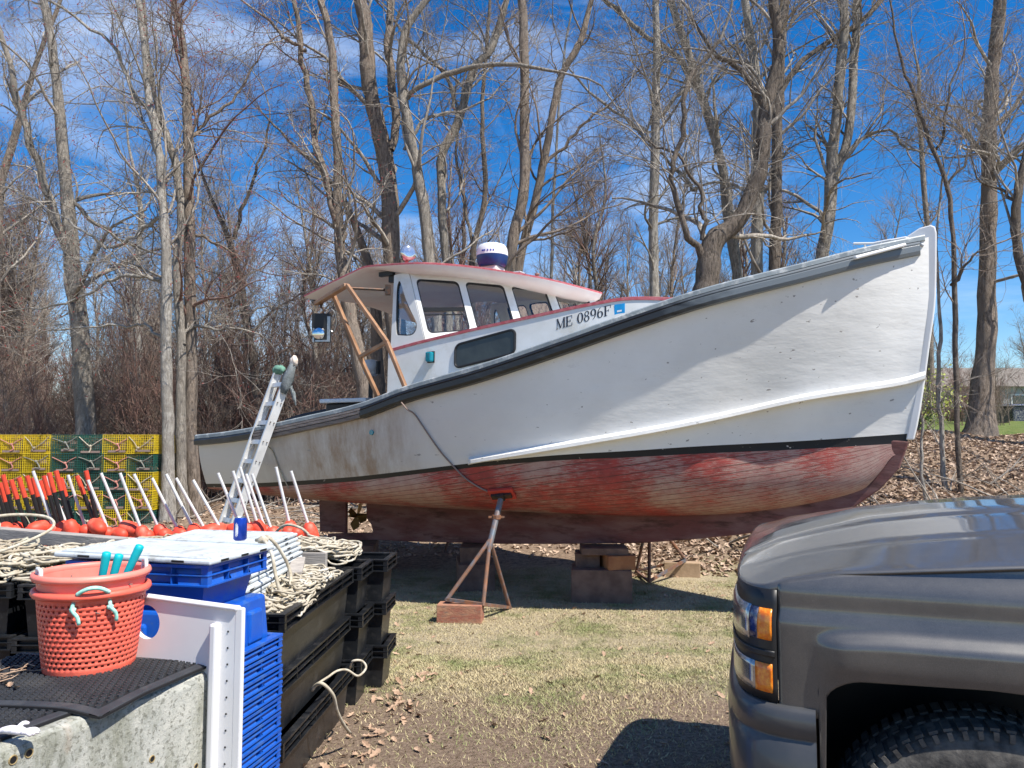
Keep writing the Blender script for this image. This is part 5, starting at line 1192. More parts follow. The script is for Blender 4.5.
# bin with buoys, planks
def bin_():
    r = empty('wooden_bin', (-3.1, 6.0, 0), 0, 'long low grey wooden bin holding the row of red buoys', 'bin')
    for y in (5.84, 6.55):
        for k in range(3): m = MB(); m.box((-3.15, y, .13+.235*k), (3.3, .03, .22)); m.build('side_board', M_PLANK, r, world=True, bevel=.004)
    for x in (-4.80, -1.50): m = MB(); m.box((x, 6.195, .36), (.03, .68, .70)); m.build('end_board', M_PLANK, r, world=True)
    m = MB(); m.box((-3.15, 6.195, .60), (3.24, .66, .02)); m.build('floor_board', M_PLANK, r, world=True)
bin_()
m = MB(); m.beam(at(-30, 531, 5.65), at(131, 545.5, 4.86), .09, .085); o = m.build('plank', M_PLANK, None, bevel=.004); tag(o, 'long grey weathered plank lying behind the heap of rope', 'plank')
m = MB(); m.beam((-1.235, 4.52, .90), (-1.14, 4.10, .885), .075, .05); o = m.build('plank', M('split timber', (.42, .38, .33), .85, var=(.30, .27, .24), vs=20, bs=.4), None, bevel=.003); tag(o, 'short sawn timber end lying in the near rope tote', 'plank')
m = MB(); m.box((-1.24, 4.70, .875), (.26, .03, .10), rz=-.15); o = m.build('plank', M_PLANK, None, bevel=.003); tag(o, 'short grey board standing between the two rope totes', 'plank')
def buoys():
    def proto(kind):
        r = empty('lobster_buoy')
        m = MB(); m.lathe((0, 0, -.20), [(.0, .04), (.035, .042), (.050, .06), (.056, .10), (.056, .17), (.042, .215), (.020, .235), (0, .235)], 18); m.build('float', M_BUOY, r, smooth=True)
        if kind:
            s = MB(); L = .47 if kind == 'w' else .42; rad = .0115 if kind == 'w' else .0165
            s.tube([(0, 0, -.02), (0, 0, L)], rad, 10); st = s.build('spindle', M_STICK if kind == 'w' else M_STICKB, r, smooth=False)
            if kind == 'b': s = MB(); s.tube([(0, 0, L-.155), (0, 0, L+.002)], rad+.0012, 10); s.build('painted_tip', M_STICKR, st)
        return r
    W_ = [(33, 471, 48, 512), (46, 476, 65, 520), (68, 475, 83, 520), (88, 480, 105, 522), (101, 473, 122, 524), (120, 473, 139, 524), (134, 474, 157, 524), (152, 478, 176, 526), (166, 474, 192, 526), (176, 478, 203, 526), (193, 480, 219, 526), (218, 473, 240, 526), (233, 471, 250, 526), (240, 467, 258, 526), (246, 474, 264, 526), (252, 474, 270, 526), (276, 467, 290, 526), (291, 471, 310, 530)]
    B_ = [(-16, 478, -2, 526), (-6, 476, 8, 526), (3, 475, 16, 524), (0, 483, 13, 528), (11, 480, 26, 527), (19, 478, 34, 527), (27, 476, 42, 526), (33, 478, 46, 527), (40, 481, 53, 528), (44, 476, 58, 526), (49, 473, 63, 526), (56, 471, 70, 524), (61, 478, 74, 527), (77, 476, 96, 526), (86, 471, 98, 524), (-12, 480, 4, 528)]
    pw, pb, pn = proto('w'), proto('b'), proto('')
    used = set()
    def place(p, key, a, Y, label, extra=1.):
        o = p if key not in used else copy_tree(p); used.add(key)
        tx, ty, bx, by = a; top = at(tx, ty, Y-.05); bot = at(bx, by, Y+.02)
        L = {'w': .47, 'b': .42, 'n': .3}[key]; d = (top-bot).normalized(); o.location = top-d*L; o.rotation_mode = 'QUATERNION'; o.rotation_quaternion = Vector((0, 0, 1)).rotation_difference(d)@Matrix.Rotation(random.uniform(0, 6), 3, 'Z').to_quaternion()
        o.rotation_mode = 'XYZ'; tag(o, label, 'buoy', 'red lobster buoys in the wooden bin')
    W_.sort(key=lambda a: a[0])
    for i, a in enumerate(W_):
        place(pw, 'w', a, 5.98+(i*37 % 5)*.06, 'red buoy with a white stick, %s white stick from the right' % ORD[len(W_)-1-i])
    B_.sort(key=lambda a: a[0])
    for i, a in enumerate(B_): place(pb, 'b', a, 5.95+(i*29 % 6)*.07, 'red buoy with a black stick and red tip, %s black stick from the right' % ORD[len(B_)-1-i])
    xs = np.linspace(-10, 300, 24)
    for i, x in enumerate(xs):
        o = pn if 'n' not in used else copy_tree(pn); used.add('n'); Y = 5.95+random.uniform(-.02, .12); c = at(x+random.uniform(-4, 4), 532+random.uniform(-4, 4), Y)
        o.location = c; o.rotation_euler = (random.uniform(.9, 1.9), 0, random.uniform(-1.6, 1.6))
        tag(o, 'plain red buoy lying on its side among the sticks in the bin', 'buoy', 'red lobster buoys lying loose in the bin')
buoys()

# blue totes, lids
BX, BY, BRZ = -1.351, 3.095, -.205
def blues():
    for i in range(12):
        h_ = .12; z = .063*i-.01; o = tote('blue_tote', 'blue nesting tote, %s from the ground in the nested stack' % ORD[i], (BX+.035+.003*math.sin(i*1.7), BY+.003*math.cos(i*2.1), z), BRZ+.004*math.sin(i*2.3), .66, .46, h_, .050, M_BLUEPL, group='nested blue totes', ribs=(4, 3), inset=.030, taper=.02)
    r = empty('blue_tote', (BX+.01, BY, .800), BRZ, 'blue tote standing upside down on the nested blue stack', 'tote')
    m = MB(); m.box((0, 0, .075), (.58, .40, .19), taper=1.05); 
    for x in (-.2, .0, .2): m.box((x, -.205, .06), (.08, .03, .13), taper=1.1)
    for y in (-.1, .1): m.box((.295, y, .06), (.03, .10, .13), taper=1.1)
    m.build('body', M_BLUEPL, r, bevel=.012)
    tote('blue_tote', 'upright blue tote with a white lid, topmost of the blue totes', (BX, BY, 1.145-.20), BRZ, .60, .42, .20, .075, M_BLUEPL, ribs=(4, 3), inset=.03, taper=.04)
blues()
def lid(name, label, c, rz, w_, l_, rot=(0, 0), group=None):
    r = empty(name, c, rz, label, 'lid', group); r.rotation_euler = (rot[0], rot[1], rz)
    m = MB(); m.box((0, 0, .009), (w_, l_, .018)); m.build('panel', M_WHITEPL, r, bevel=.006)
    m = MB(); b = .022
    for y in (-l_/2+b, l_/2-b): m.box((0, y, .0205), (w_-b*2, .012, .005))
    for x in (-w_/2+b, w_/2-b): m.box((x, 0, .0205), (.012, l_-b*3, .005))
    for k in range(4): m.box((-w_*.36+w_*.24*k, 0, .0195), (.006, l_*.78, .003))
    m.build('raised_rib', M_WHITEPL, r)
    m = MB()
    for k in (-.3, .0, .3):
        m.box((w_/2, l_*k, .009), (.003, .05, .008)); m.box((-w_/2, l_*k, .009), (.003, .05, .008))
    for k in (-.3, .3): m.box((w_*k, -l_/2, .009), (.05, .003, .008))
    m.build('slot', M_GASKET, r)
    return r
lid('tote_lid', 'white plastic lid lying on the topmost blue tote', (BX-.012, BY+.01, 1.152), BRZ, .66, .46, rot=(R(-.5), R(1.0)), group=None)
for i in range(9):
    lid('tote_lid', 'white plastic lid on the black totes, %s from the bottom of the pile' % ORD[i], (-1.53-.008*i+random.uniform(-.006, .006), 4.05+.004*i, .838+.0255*i), -.03+random.uniform(-.012, .012), .62, 1.08, rot=(0, R(1.5)), group='pile of white lids')
m = MB(); m.tube(cr([(-1.28, 3.9, 1.10), (-1.22, 3.85, 1.10), (-1.175, 3.82, 1.04), (-1.15, 3.80, .95), (-1.12, 3.80, .86), (-1.09, 3.85, .84)], 5), .009, 8); m.tube(cr([(-1.30, 3.98, 1.09), (-1.22, 3.9, 1.115), (-1.165, 3.95, 1.03), (-1.13, 3.98, .93), (-1.10, 3.9, .85)], 5), .009, 8)
m.lathe((-1.24, 3.88, 1.10), [(0, -.02), (.025, -.01), (.03, .01), (0, .03)], 10)
o = m.build('rope_end', M_ROPE, None, smooth=True); tag(o, 'knotted rope hanging down the side of the white lid pile', 'rope')
def can():
    c = at(240, 540, 3.95); c.z = 1.093
    r = empty('drink_can', c, 0, 'blue and white drink can standing on the white lids', 'can')
    m = MB(); m.lathe((0, 0, 0), [(0, .004), (.024, 0), (.033, .008), (.033, .10), (.027, .114)], 24); m.build('body', M_CANB, r, smooth=True)
    m = MB(); m.lathe((0, 0, 0), [(.027, .114), (.0265, .118), (.024, .114), (0, .113)], 24); m.box((0, -.004, .115), (.012, .02, .002)); m.build('top', M_STEEL, r)
    m = MB()
    for k in range(7):
        a = R(-112+k*3.5); m.box((math.cos(a)*.0333, math.sin(a)*.0333, .055), (.0012, .0022, [.06, .03, .07, .05, .02, .06, .04][k]), rz=a)
    m.build('can_stripe', M_PANEL, r)
can()

# white panel with porthole
def wpanel():
    a = Vector((-.884, 2.55, 0)); b = Vector((-1.42, 2.735, 0)); d = (b-a).normalized(); L = (b-a).length; n = Vector((d.y, -d.x, 0)); 
    if n.y > 0: n = -n
    r = empty('panel_board', a, 0, 'white panel with a round hole standing between concrete block and blue totes', 'panel')
    H = 1.055; q = [a+Vector((0, 0, 0)), b, b+Vector((0, 0, H+.022)), a+Vector((0, 0, H-.0))]
    cs, ct = .455/1.0, .0
    s0 = ((Vector((-1.238, 2.662, 0))-a).length)/L; t0 = .972/H; rr_ = .056
    hole = [(s0+rr_/L*math.cos(R(k*10)), t0+rr_*1.0/H*math.sin(R(k*10))) for k in range(36)]
    m = MB(); panel_hole(m, q, hole); m.build('board', M_PANEL, r, world=True, solid=.022)
    m = MB(); c = a+d*.078+n*.022; m.beam(c+Vector((0, 0, .0)), c+Vector((0, 0, H-.05)), .030, .030, up=n); m.build('raised_rib', M_PANEL, r, world=True, bevel=.008)
    m = MB(); m.beam(a+n*.004+Vector((0, 0, .0))-d*.004, a+n*.004+Vector((0, 0, H+.004))-d*.004, .034, .016, up=n); m.beam(a+n*.006+Vector((0, 0, H)), b+n*.006+Vector((0, 0, H+.022)), .03, .014); m.build('edge_flange', M_PANEL, r, world=True, bevel=.006)
    m = MB()
    for k in range(14):
        p = a+d*.035+n*.012+Vector((0, 0, .98-.052*k)); m.tube([p, p+n*.001], .0035, 8)
    m.build('screw_hole', M_GASKET, r, world=True)
wpanel()
# concrete block
E0 = Vector((-.992, 2.575, 0)); E1 = Vector((-1.40, 1.54, 0)); ed = (E1-E0).normalized(); en = Vector((-ed.y, ed.x, 0)); 
if en.x < 0: en = -en
BH = .847
def conc():
    m_, t, b = nt('stained concrete'); b.inputs['Roughness'].default_value = .9
    v = coords(t); vz = coords(t, (1, 1, .35))
    c = mixc(t, ramp(t, noise(t, v, 9, 8, .75), [(.35, gray(0)), (.65, gray(1))]), (.38, .39, .35), (.54, .535, .475))
    c = mixc(t, ramp(t, noise(t, vz, 4.5, 8, .75), [(.44, gray(0)), (.58, gray(.8))]), c, (.19, .195, .14))
    c = mixc(t, ramp(t, noise(t, v, 80, 3, .6), [(.54, gray(0)), (.62, gray(.65))]), c, (.13, .13, .10))
    c = mixc(t, ramp(t, noise(t, vz, 3, 6, .7), [(.55, gray(0)), (.66, gray(.6))]), c, (.40, .24, .14))
    t.links.new(c, b.inputs['Base Color']); bump(t, b, noise(t, v, 55, 10, .8), .8, .008)
    r = empty('concrete_block', E0, 0, 'stained grey concrete block carrying mats and baskets at the lower left', 'concrete block')
    W_ = .95; wdir = Vector((-.995, .09, 0)); nseg = 40; m = MB(); G = []
    # lumpy top edge: side sheet + top sheet
    rr_ = random.Random(4); top = []
    for i in range(nseg+1):
        p = E0+ed*(1.35*i/nseg)-ed*0; j = Vector((rr_.gauss(0, .003), rr_.gauss(0, .003), rr_.gauss(0, .003)))
        row = [p+en*0+Vector((0, 0, z)) for z in (0, .2, .4, .6, BH-.03)]+[p-en*.006+Vector((0, 0, BH-.008))+j, p-en*.022+Vector((0, 0, BH))+j*.5]+[p+wdir*w_+Vector((0, 0, BH)) for w_ in (.1, .3, .6, W_)]+[p+wdir*W_]
        G.append(row)
    m.grid(G); m.add(G[0], [tuple(range(len(G[0])))]); m.add(G[-1], [tuple(range(len(G[0])-1, -1, -1))]); m.build('block', m_, r, world=True)
    for (px, py, Y, rad) in ((13, 760, 1.86, .011), (29, 753, 1.94, .011), (152, 759, 2.33, .010), (196, 766, 2.45, .008)):
        # hit the face plane
        k = at(px, py, 1.0)-Vector((0, 0, CH)); o_ = Vector((0, 0, CH)); tt = (E0-o_).dot(en)/k.dot(en); p = o_+k*tt
        m = MB(); m.lathe(p-en*.003, [(rad*.75, .0), (rad*.8, .0045), (rad, .0055), (rad*1.15, .003)], 16, axis=en); m.build('hole_rim', M('brass rim', (.35, .26, .12), .6, .3), r, world=True)
        m = MB(); m.lathe(p, [(0, .0012), (rad*.85, .0012)], 16, axis=en); m.build('bolt_hole', M_GASKET, r, world=True)
conc()
def mat_(label, c0, d1, d2, L1, L2, z, name='rubber_mat', lift=None):
    # c0 near-right corner, d1 along edge, d2 leftwards
    r = empty(name, (c0.x, c0.y, z), 0, label, 'rubber mat'); d1 = d1.normalized(); d2 = d2.normalized()
    def P(a, b, h): 
        zz = z+h+(lift(a, b) if lift else 0); p = c0+d1*a+d2*b; return Vector((p.x, p.y, zz))
    m = MB(); na, nb = 30, 24; e = .035
    m.grid([[P(L1*i/na, L2*j/nb, .004) for j in range(nb+1)] for i in range(na+1)]); 
    o = m.build('base_sheet', M('shaded mat base', (.005, .005, .006), .8), r, world=True, solid=.006)  # base coloured darker than the rings, painting shade into the hollows
    m = MB()
    for (a0, b0, a1, b1) in ((0, 0, L1, 0), (0, 0, 0, L2), (L1, 0, L1, L2)):
        G = []
        for i in range(31):
            k = i/30; a = a0+(a1-a0)*k; b = b0+(b1-b0)*k
            ia = e if a0 == a1 == 0 else (-e if a0 == a1 else 0); ib = e if b0 == b1 == 0 else 0
            G.append([P(a, b, 0), P(a+ia*.25, b+ib*.25, .009), P(a+ia, b+ib, .011), P(a+ia, b+ib, .004)])
        m.grid(G)
    m.build('bevelled_border', M_RUBBER, r, world=True)
    m = MB(); st = .0235; k = 0; a = e+.014
    while a < L1-e:
        b = e+.014+(st/2 if k % 2 else 0)
        while b < L2-.01:
            c = P(a, b, .004); m.lathe(c, [(.0095, 0), (.0085, .009), (.0055, .009), (.005, .004), (0, .003)], 8); b += st
        a += st*.87; k += 1
    m.build('raised_rings', M_RUBBER, r, world=True)
n_in = -en
c1 = E0+en*.015-ed*-.03; 
m1c = Vector((-1.118, 2.15, 0)); m1e = Vector((-1.0, 2.575, 0))
mat_('upper black rubber mat with raised rings under the baskets', m1c, m1e-m1c, Vector((-.985, .16, 0)), .50, .72, BH+.008, lift=lambda a, b: -.012*sm(.12, 0, b)*sm(.2, 0, a)+.004*math.sin(b*9))
mat_('lower black rubber mat at the left edge under a white glove', Vector((-1.38, 1.72, 0)), Vector((.36, .93, 0)), Vector((-.98, .2, 0)), .60, .6, BH+.001)
# glove
def glove():
    c = at(18, 722, 1.98); c.z = BH+.026; r = empty('work_glove', c, 0, 'crumpled white work glove lying on the lower rubber mat', 'glove')
    K = M('white knit', (.70, .67, .69), .95, var=(.58, .54, .58), vs=60, bs=.5)
    m = MB(); m.tube(cr([c+Vector((-.055, .01, -.002)), c+Vector((-.03, .008, .003)), c+Vector((.0, .0, .004)), c+Vector((.03, -.004, .0))], 4), [.004, .009, .011, .012, .013]+[.014]*5+[.012, .010, .008], 12, flat=.7); m.build('palm', K, r, world=True, smooth=True)
    for k in range(4):
        m = MB(); a = c+Vector((.018, .010-.007*k, .001)); m.tube(cr([a, a+Vector((.018, .001-.002*k, .002)), a+Vector((.034-.004*abs(k-1), .001-.003*k, -.004))], 3), [.0055]*5+[.005, .003], 8); m.build('finger', K, r, world=True, smooth=True)
    m = MB(); a = c+Vector((-.005, .008, .006)); m.tube(cr([a, a+Vector((.006, .012, .008)), a+Vector((.018, .018, .006))], 3), [.006]*5+[.005, .003], 8); m.build('thumb', K, r, world=True, smooth=True)
glove()
m = MB()
for k in range(9):
    a = Vector((-1.62+random.uniform(-.08, .05), 2.42+random.uniform(-.08, .12), BH+.02)); pts = [a]
    for _ in range(5): pts.append(pts[-1]+Vector((random.uniform(-.01, .05), random.uniform(-.03, .03), random.uniform(-.004, .012))))
    m.tube(cr(pts, 2), .0016, 5)
for k in range(4):
    v_, f_ = leafshape(-1.56+.03*k, 2.40-.02*k, BH+.012, .03); m.add(v_, f_)
o = m.build('leaf_debris', M_SOIL, None); tag(o, 'dry twigs and a leaf lying on the mat beside the baskets', 'leaf debris', kind='stuff')

# baskets
BC = Vector((-1.385, 2.585, BH+.014))
def basket(label, c, mat, matrim, h0, h1, rb, rt, holes_to, name='fish_basket'):
    r = empty(name, c, 0, label, 'basket')
    n = 96; rows = 31; m = MB(); H = h1-h0; vs = []
    def rad(k): return rb+(rt-rb)*(k**.85)
    for i in range(rows+1):
        k = i/rows
        for j in range(n): a = 2*math.pi*(j+.0)/n; vs.append((rad(k)*math.cos(a), rad(k)*math.sin(a), h0+H*k))
    fs = []
    for i in range(rows):
        for j in range(n):
            if 2 <= i < holes_to and i % 2 == 1 and (j+(0 if (i//2) % 2 else 1)) % 2: continue
            fs.append((i*n+j, i*n+(j+1) % n, (i+1)*n+(j+1) % n, (i+1)*n+j))
    m.add(vs, fs); m.add([(rb*math.cos(2*math.pi*j/n), rb*math.sin(2*math.pi*j/n), h0+.004) for j in range(n)], [tuple(range(n))])
    m.build('perforated_wall', mat, r, solid=.0045, smooth=True)
    m = MB(); m.lathe((0, 0, h1), [(rt-.002, -.008), (rt+.012, -.010), (rt+.018, .0), (rt+.015, .011), (rt+.004, .014), (rt-.006, .006), (rt-.002, -.008)], 72); m.build('rim', matrim, r, smooth=True)
    return r
b1 = basket('orange perforated basket with rope handle, the outer of two nested', BC, M_ORANGE, M_ORANGE, 0, .250, .132, .160, 28)
b2 = basket('faded pink orange basket nested inside the other, holding tools', BC+Vector((-.004, .004, 0)), M_PINKOR, M_PINKOR, .075, .300, .130, .160, 8)
m = MB(); aa = [R(-76+30*k/8) for k in range(9)]
pts = [BC+Vector((math.cos(a)*(.172+.014*math.sin(math.pi*k/8)), math.sin(a)*(.172+.014*math.sin(math.pi*k/8)), .262+.020*math.sin(math.pi*k/8))) for k, a in enumerate(aa)]
m.tube(cr(pts, 3), .0065, 8)
for a, L in ((-80, .05), (-44, .045)):
    p = BC+Vector((math.cos(R(a))*.160, math.sin(R(a))*.160, .215)); d = Vector((math.cos(R(a)), math.sin(R(a)), 0)); tq = Vector((-d.y, d.x, 0))
    m.tube(cr([p+Vector((0, 0, .022)), p+d*.012, p+d*.012+tq*.015+Vector((0, 0, -.02)), p+d*.008+tq*.02+Vector((0, 0, -.045))], 3), .006, 8); m.lathe(p+d*.006, [(0, -.010), (.009, -.005), (.010, .005), (0, .010)], 10)
m.build('rope_handle', M_GREENROPE, b1, world=True, smooth=True)
for a0, name_ in ((222, 'left'), (35, 'right')):
    m = MB(); a = R(a0); p = lambda da, z, rr_=.158: BC+Vector((math.cos(a+da)*rr_, math.sin(a+da)*rr_, z))
    m.tube(cr([p(-.17, .285), p(-.17, .318), p(-.14, .328), p(0, .330), p(.14, .328), p(.17, .318), p(.17, .285)], 3), .0065, 8); m.build('white_handle', M_RADW, b2, world=True, smooth=True)
def tool(label, foot, top):
    r = empty('hand_tool', foot, 0, label, 'tool', None); foot = Vector(foot); top = Vector(top); d = (top-foot)
    m = MB(); m.tube([foot+d*.30, foot+d*.36, foot+d*.62, foot+d*.93, foot+d*.985, top], [.008, .010, .0125, .0145, .0135, .009], 12); m.build('grip', M_TURQ, r, world=True, smooth=True)
    m = MB(); m.tube([foot, foot+d*.32], .004, 8); m.build('shaft', M_STEEL, r, world=True)
tool('leftmost turquoise gripped tool in the basket', BC+Vector((.01, .0, .16)), at(107, 552, 2.57))
tool('middle turquoise gripped tool, the shortest one leaning right', BC+Vector((.03, .01, .16)), at(119.5, 554, 2.60))
tool('long turquoise gripped tool leaning furthest right in the basket', BC+Vector((.05, .02, .18)), at(140.5, 545, 2.62))
m = MB()
for k in range(60):
    a = Vector((random.gauss(.03, .05), random.gauss(.0, .05), .20+random.uniform(0, .08))); m.tube([BC+a, BC+a+Vector([random.gauss(0, .02) for _ in range(3)])], .0022, 5)
o = m.build('trap_clips', M_BROWNW, None); tag(o, 'loose brown hog rings and bands heaped in the inner basket', 'clips', kind='stuff')

# ------------------------------------------------------------------ truck
TO = Vector((.665, 2.25, 0)); TBk = Vector((.94, -.342, 0)).normalized(); TC = Vector((.342, .94, 0)).normalized()
def tp(s, c, h): return TO+TBk*s+TC*c+Vector((0, 0, h))
truck = empty('pickup_truck', tp(0, 1.0, 0), math.atan2(TBk.y, TBk.x), 'dark grey pickup truck, front corner and hood filling the lower right', 'pickup truck')
PATH0 = [(6.0, 0), (3.5, 0), (2.2, 0), (1.4, 0), (.9, 0), (.5, 0), (.3, .0), (.2, .0), (.13, .004), (.09, .012), (.05, .030), (.015, .065), (-.012, .12), (-.030, .20), (-.042, .32), (-.052, .5), (-.060, .75), (-.063, 1.0)]
PF = cr([(a, b, 0) for a, b in PATH0], 6)
def pathpt(i, f=0.): return PF[i]
acc = [0]
for i in range(1, len(PF)): acc.append(acc[-1]+(PF[i]-PF[i-1]).length)
def pa(l):
    l = min(max(l, 0), acc[-1]-1e-6); i = int(np.searchsorted(acc, l, 'right'))-1; i = min(i, len(PF)-2); k = (l-acc[i])/(acc[i+1]-acc[i]+1e-9); p = PF[i].lerp(PF[i+1], k)
    d = (PF[min(i+2, len(PF)-1)]-PF[max(i-1, 0)]).normalized(); n = Vector((d.y, -d.x, 0)); 
    if n.y > 0 and abs(n.y) > .3 or (abs(n.y) <= .3 and n.x > 0): n = -n
    return p, n
def l_of_s(s):   # path length where side s is reached (first part)
    for i in range(len(PF)-1):
        if PF[i].x >= s >= PF[i+1].x: k = (PF[i].x-s)/(PF[i].x-PF[i+1].x+1e-9); return acc[i]+(acc[i+1]-acc[i])*k
    return acc[-1]
def offh(h, s):
    o = -.032*sm(1.165, 1.26, h)-.012*sm(1.08, 1.13, h)-.02*sm(.6, .4, h)
    bul = sm(.17, .27, s)*sm(1.085, 1.045, h+.02*sm(.4, .1, s))*(1-.4*sm(.9, .98, 1.9-h))
    return o+.032*bul
def hedge(s): return float(np.interp(s, [-.1, 0, .05, .12, .25, .75, 1.3, 2], [1.165, 1.165, 1.175, 1.20, 1.225, 1.27, 1.30, 1.31]))
def bodypt(l, h, extra=0., sg=1):
    p, n = pa(l); o = offh(h, p.x)+extra; q = p+n*o
    return tp(q.x, q.y if sg > 0 else 2.0-q.y, h)
ARC0, ARC1, ARCH = .195, 1.13, .962
def hb(s):
    if s <= ARC0: return .835
    if s >= ARC1: return .45
    r_ = .11; x = min(s-ARC0, ARC1-s); base = ARCH-.015*abs(s-.6)/.4
    return base if x >= r_ else base-r_+math.sqrt(max(r_*r_-(r_-x)**2, 0))-(.0 if x > .012 else .35)
for sg in (1, -1):
    sv = list(np.linspace(.09, .19, 9))+[.1949, .1955, .202, .212, .225, .24, .26, .28, .30, .33, .37]+list(np.linspace(.41, 1.1, 26))+[1.115, 1.125, 1.1305, 1.16, 1.25, 1.34]
    G = []
    for s in sv:
        l = l_of_s(s); b_ = hb(s); t_ = hedge(s); hm_ = .985; G.append([bodypt(l, b_+(hm_-b_)*(k/8.), 0, sg) for k in range(8)]+[bodypt(l, hm_+(t_-hm_)*(k/22.), 0, sg) for k in range(23)])
    m = MB(); m.grid(G, flip=sg < 0); m.build('fender', M_CAR, truck, world=True, smooth=True, solid=.006)
    # arch inner lip + wheel well
    m = MB(); G = [[bodypt(l_of_s(s), hb(s)+.001, -.002, sg), bodypt(l_of_s(s), hb(s)-.010, -.03, sg), tp(s, (.75 if sg > 0 else 1.25), hb(s)-.02)] for s in sv if ARC0 < s < ARC1+.01]
    m.grid(G); m.build('wheel_well', M_TRIM, truck, world=True)
    m = MB(); m.grid([[tp(s, (.62 if sg > 0 else 1.38), h) for h in (.2, 1.1)] for s in (.1, 1.3)]); m.grid([[tp(.2, c if sg > 0 else 2-c, h) for h in (.15, .85)] for c in (.03, .7)]); m.build('inner_well', M_TRIM, truck, world=True)
    # headlight
    def patch(name, la, lb_, h0, h1, ext, mat, parent, n=16, k=4):
        m = MB(); G = [[bodypt(la+(lb_-la)*i/n, h0+(h1-h0)*j/k, ext, sg) for j in range(k+1)] for i in range(n+1)]
        m.grid(G, flip=sg < 0); return m.build(name, mat, parent, world=True, smooth=True, solid=.006)
    l0 = l_of_s(.088); l1 = l0+.50
    hl = patch('headlight', l0, l1, .862, 1.172, .004, M_TRIM, truck, 30, 8)
    patch('amber_lens', l0+.012, l0+.052, 1.032, 1.118, .010, M_AMBER, hl, 8)
    patch('dark_lens', l0+.052, l0+.085, 1.032, 1.118, .0095, M_BLUELENS, hl, 6)
    patch('clear_lens', l0+.085, l0+.42, 1.025, 1.12, .009, M('chrome reflector', (.55, .56, .56), .18, .8, var=(.25, .25, .26), vs=25), hl, 16)
    patch('lamp_trim', l0+.004, l0+.46, .985, 1.003, .010, M_TRIM, hl, 20)
    patch('amber_lens', l0+.012, l0+.062, .887, .966, .010, M_AMBER, hl, 8)
    patch('clear_lens', l0+.064, l0+.42, .887, .966, .009, M('chrome reflector low', (.5, .5, .5), .2, .8, var=(.3, .3, .3), vs=25), hl, 16)
    # bumper
    m = MB(); G = []; la = l_of_s(.185); lb_ = acc[-1]
    for i in range(41):
        l = la+(lb_-la)*i/40; G.append([bodypt(l, h, e, sg) for h, e in ((.858, -.03), (.860, .0), (.857, .014), (.845, .025), (.79, .032), (.782, .024), (.772, .024), (.765, .032), (.60, .030), (.50, .01), (.38, -.02))])
    m.grid(G, flip=sg > 0); m.add(G[0], [tuple(range(11))]); m.build('bumper', M_BUMPER, truck, world=True, smooth=True)
    # wheel
    wc = tp(.62, .135 if sg > 0 else 1.865, .428); ax = -TC if sg > 0 else TC
    wh = empty('front_wheel'); wh.parent = truck; q = WM(truck).inverted()@wc; wh.location = q
    m = MB(); prof = [(.235, -.115), (.30, -.132), (.365, -.135), (.402, -.118), (.417, -.08), (.42, 0), (.417, .08), (.402, .118), (.365, .135), (.30, .132), (.235, .115)]
    m.lathe(wc, prof, 64, axis=ax); ty = m.build('tyre', M_TYRE, wh, world=True, smooth=True)
    m = MB(); bs_ = Vector((0, 0, 1)).rotation_difference(ax)
    for k in range(72):
        a = 2*math.pi*k/72; 
        for z_, ww in ((.075, .07), (-.075, .07), (0, .05)):
            a2 = a+(.04 if z_ == 0 else 0); p = wc+bs_@Vector((math.cos(a2)*.420, math.sin(a2)*.420, z_)); xr = bs_@Vector((math.cos(a2), math.sin(a2), 0)); yr = bs_@Vector((-math.sin(a2), math.cos(a2), 0)); m.box(p, (.008, .022, ww), rot=Matrix((xr, yr, bs_@Vector((0, 0, 1)))).transposed())
        p = wc+bs_@Vector((math.cos(a)*.408, math.sin(a)*.408, .122)); m.box(p, (.022, .012, .008), rot=Matrix((xr, yr, bs_@Vector((0, 0, 1)))).transposed())
    m.build('tread', M_TYRE, ty, world=True)
    m = MB(); m.lathe(wc, [(.237, .115), (.232, .10), (.215, .06), (.20, .02), (.19, .04), (.13, .07), (.06, .08), (0, .085)], 48, axis=ax); m.build('rim', M_RIM, wh, world=True, smooth=True)
    # door/cab lower side + bed
    m = MB(); m.grid([[bodypt(l_of_s(s), h, 0 if h < 1.2 else .0, sg) for h in (.42, .6, .9, 1.1, 1.2, 1.30)] for s in (1.345, 1.8, 2.4, 3.0, 3.45)], flip=sg < 0); m.build('door', M_CAR, truck, world=True, smooth=True)
    m = MB(); m.grid([[tp(s, 0 if sg > 0 else 2, h) for h in (.5, .9, 1.32)] for s in (3.47, 4.2, 5.6)], flip=sg < 0); m.build('bed_side', M_CAR, truck, world=True)
    m = MB(); ws = tp(1.75, -.14 if sg > 0 else 2.14, 1.38); m.box(ws, (.12, .22, .20), rz=math.atan2(TBk.y, TBk.x)); m.build('side_mirror', M_TRIM, truck, world=True, bevel=.02)
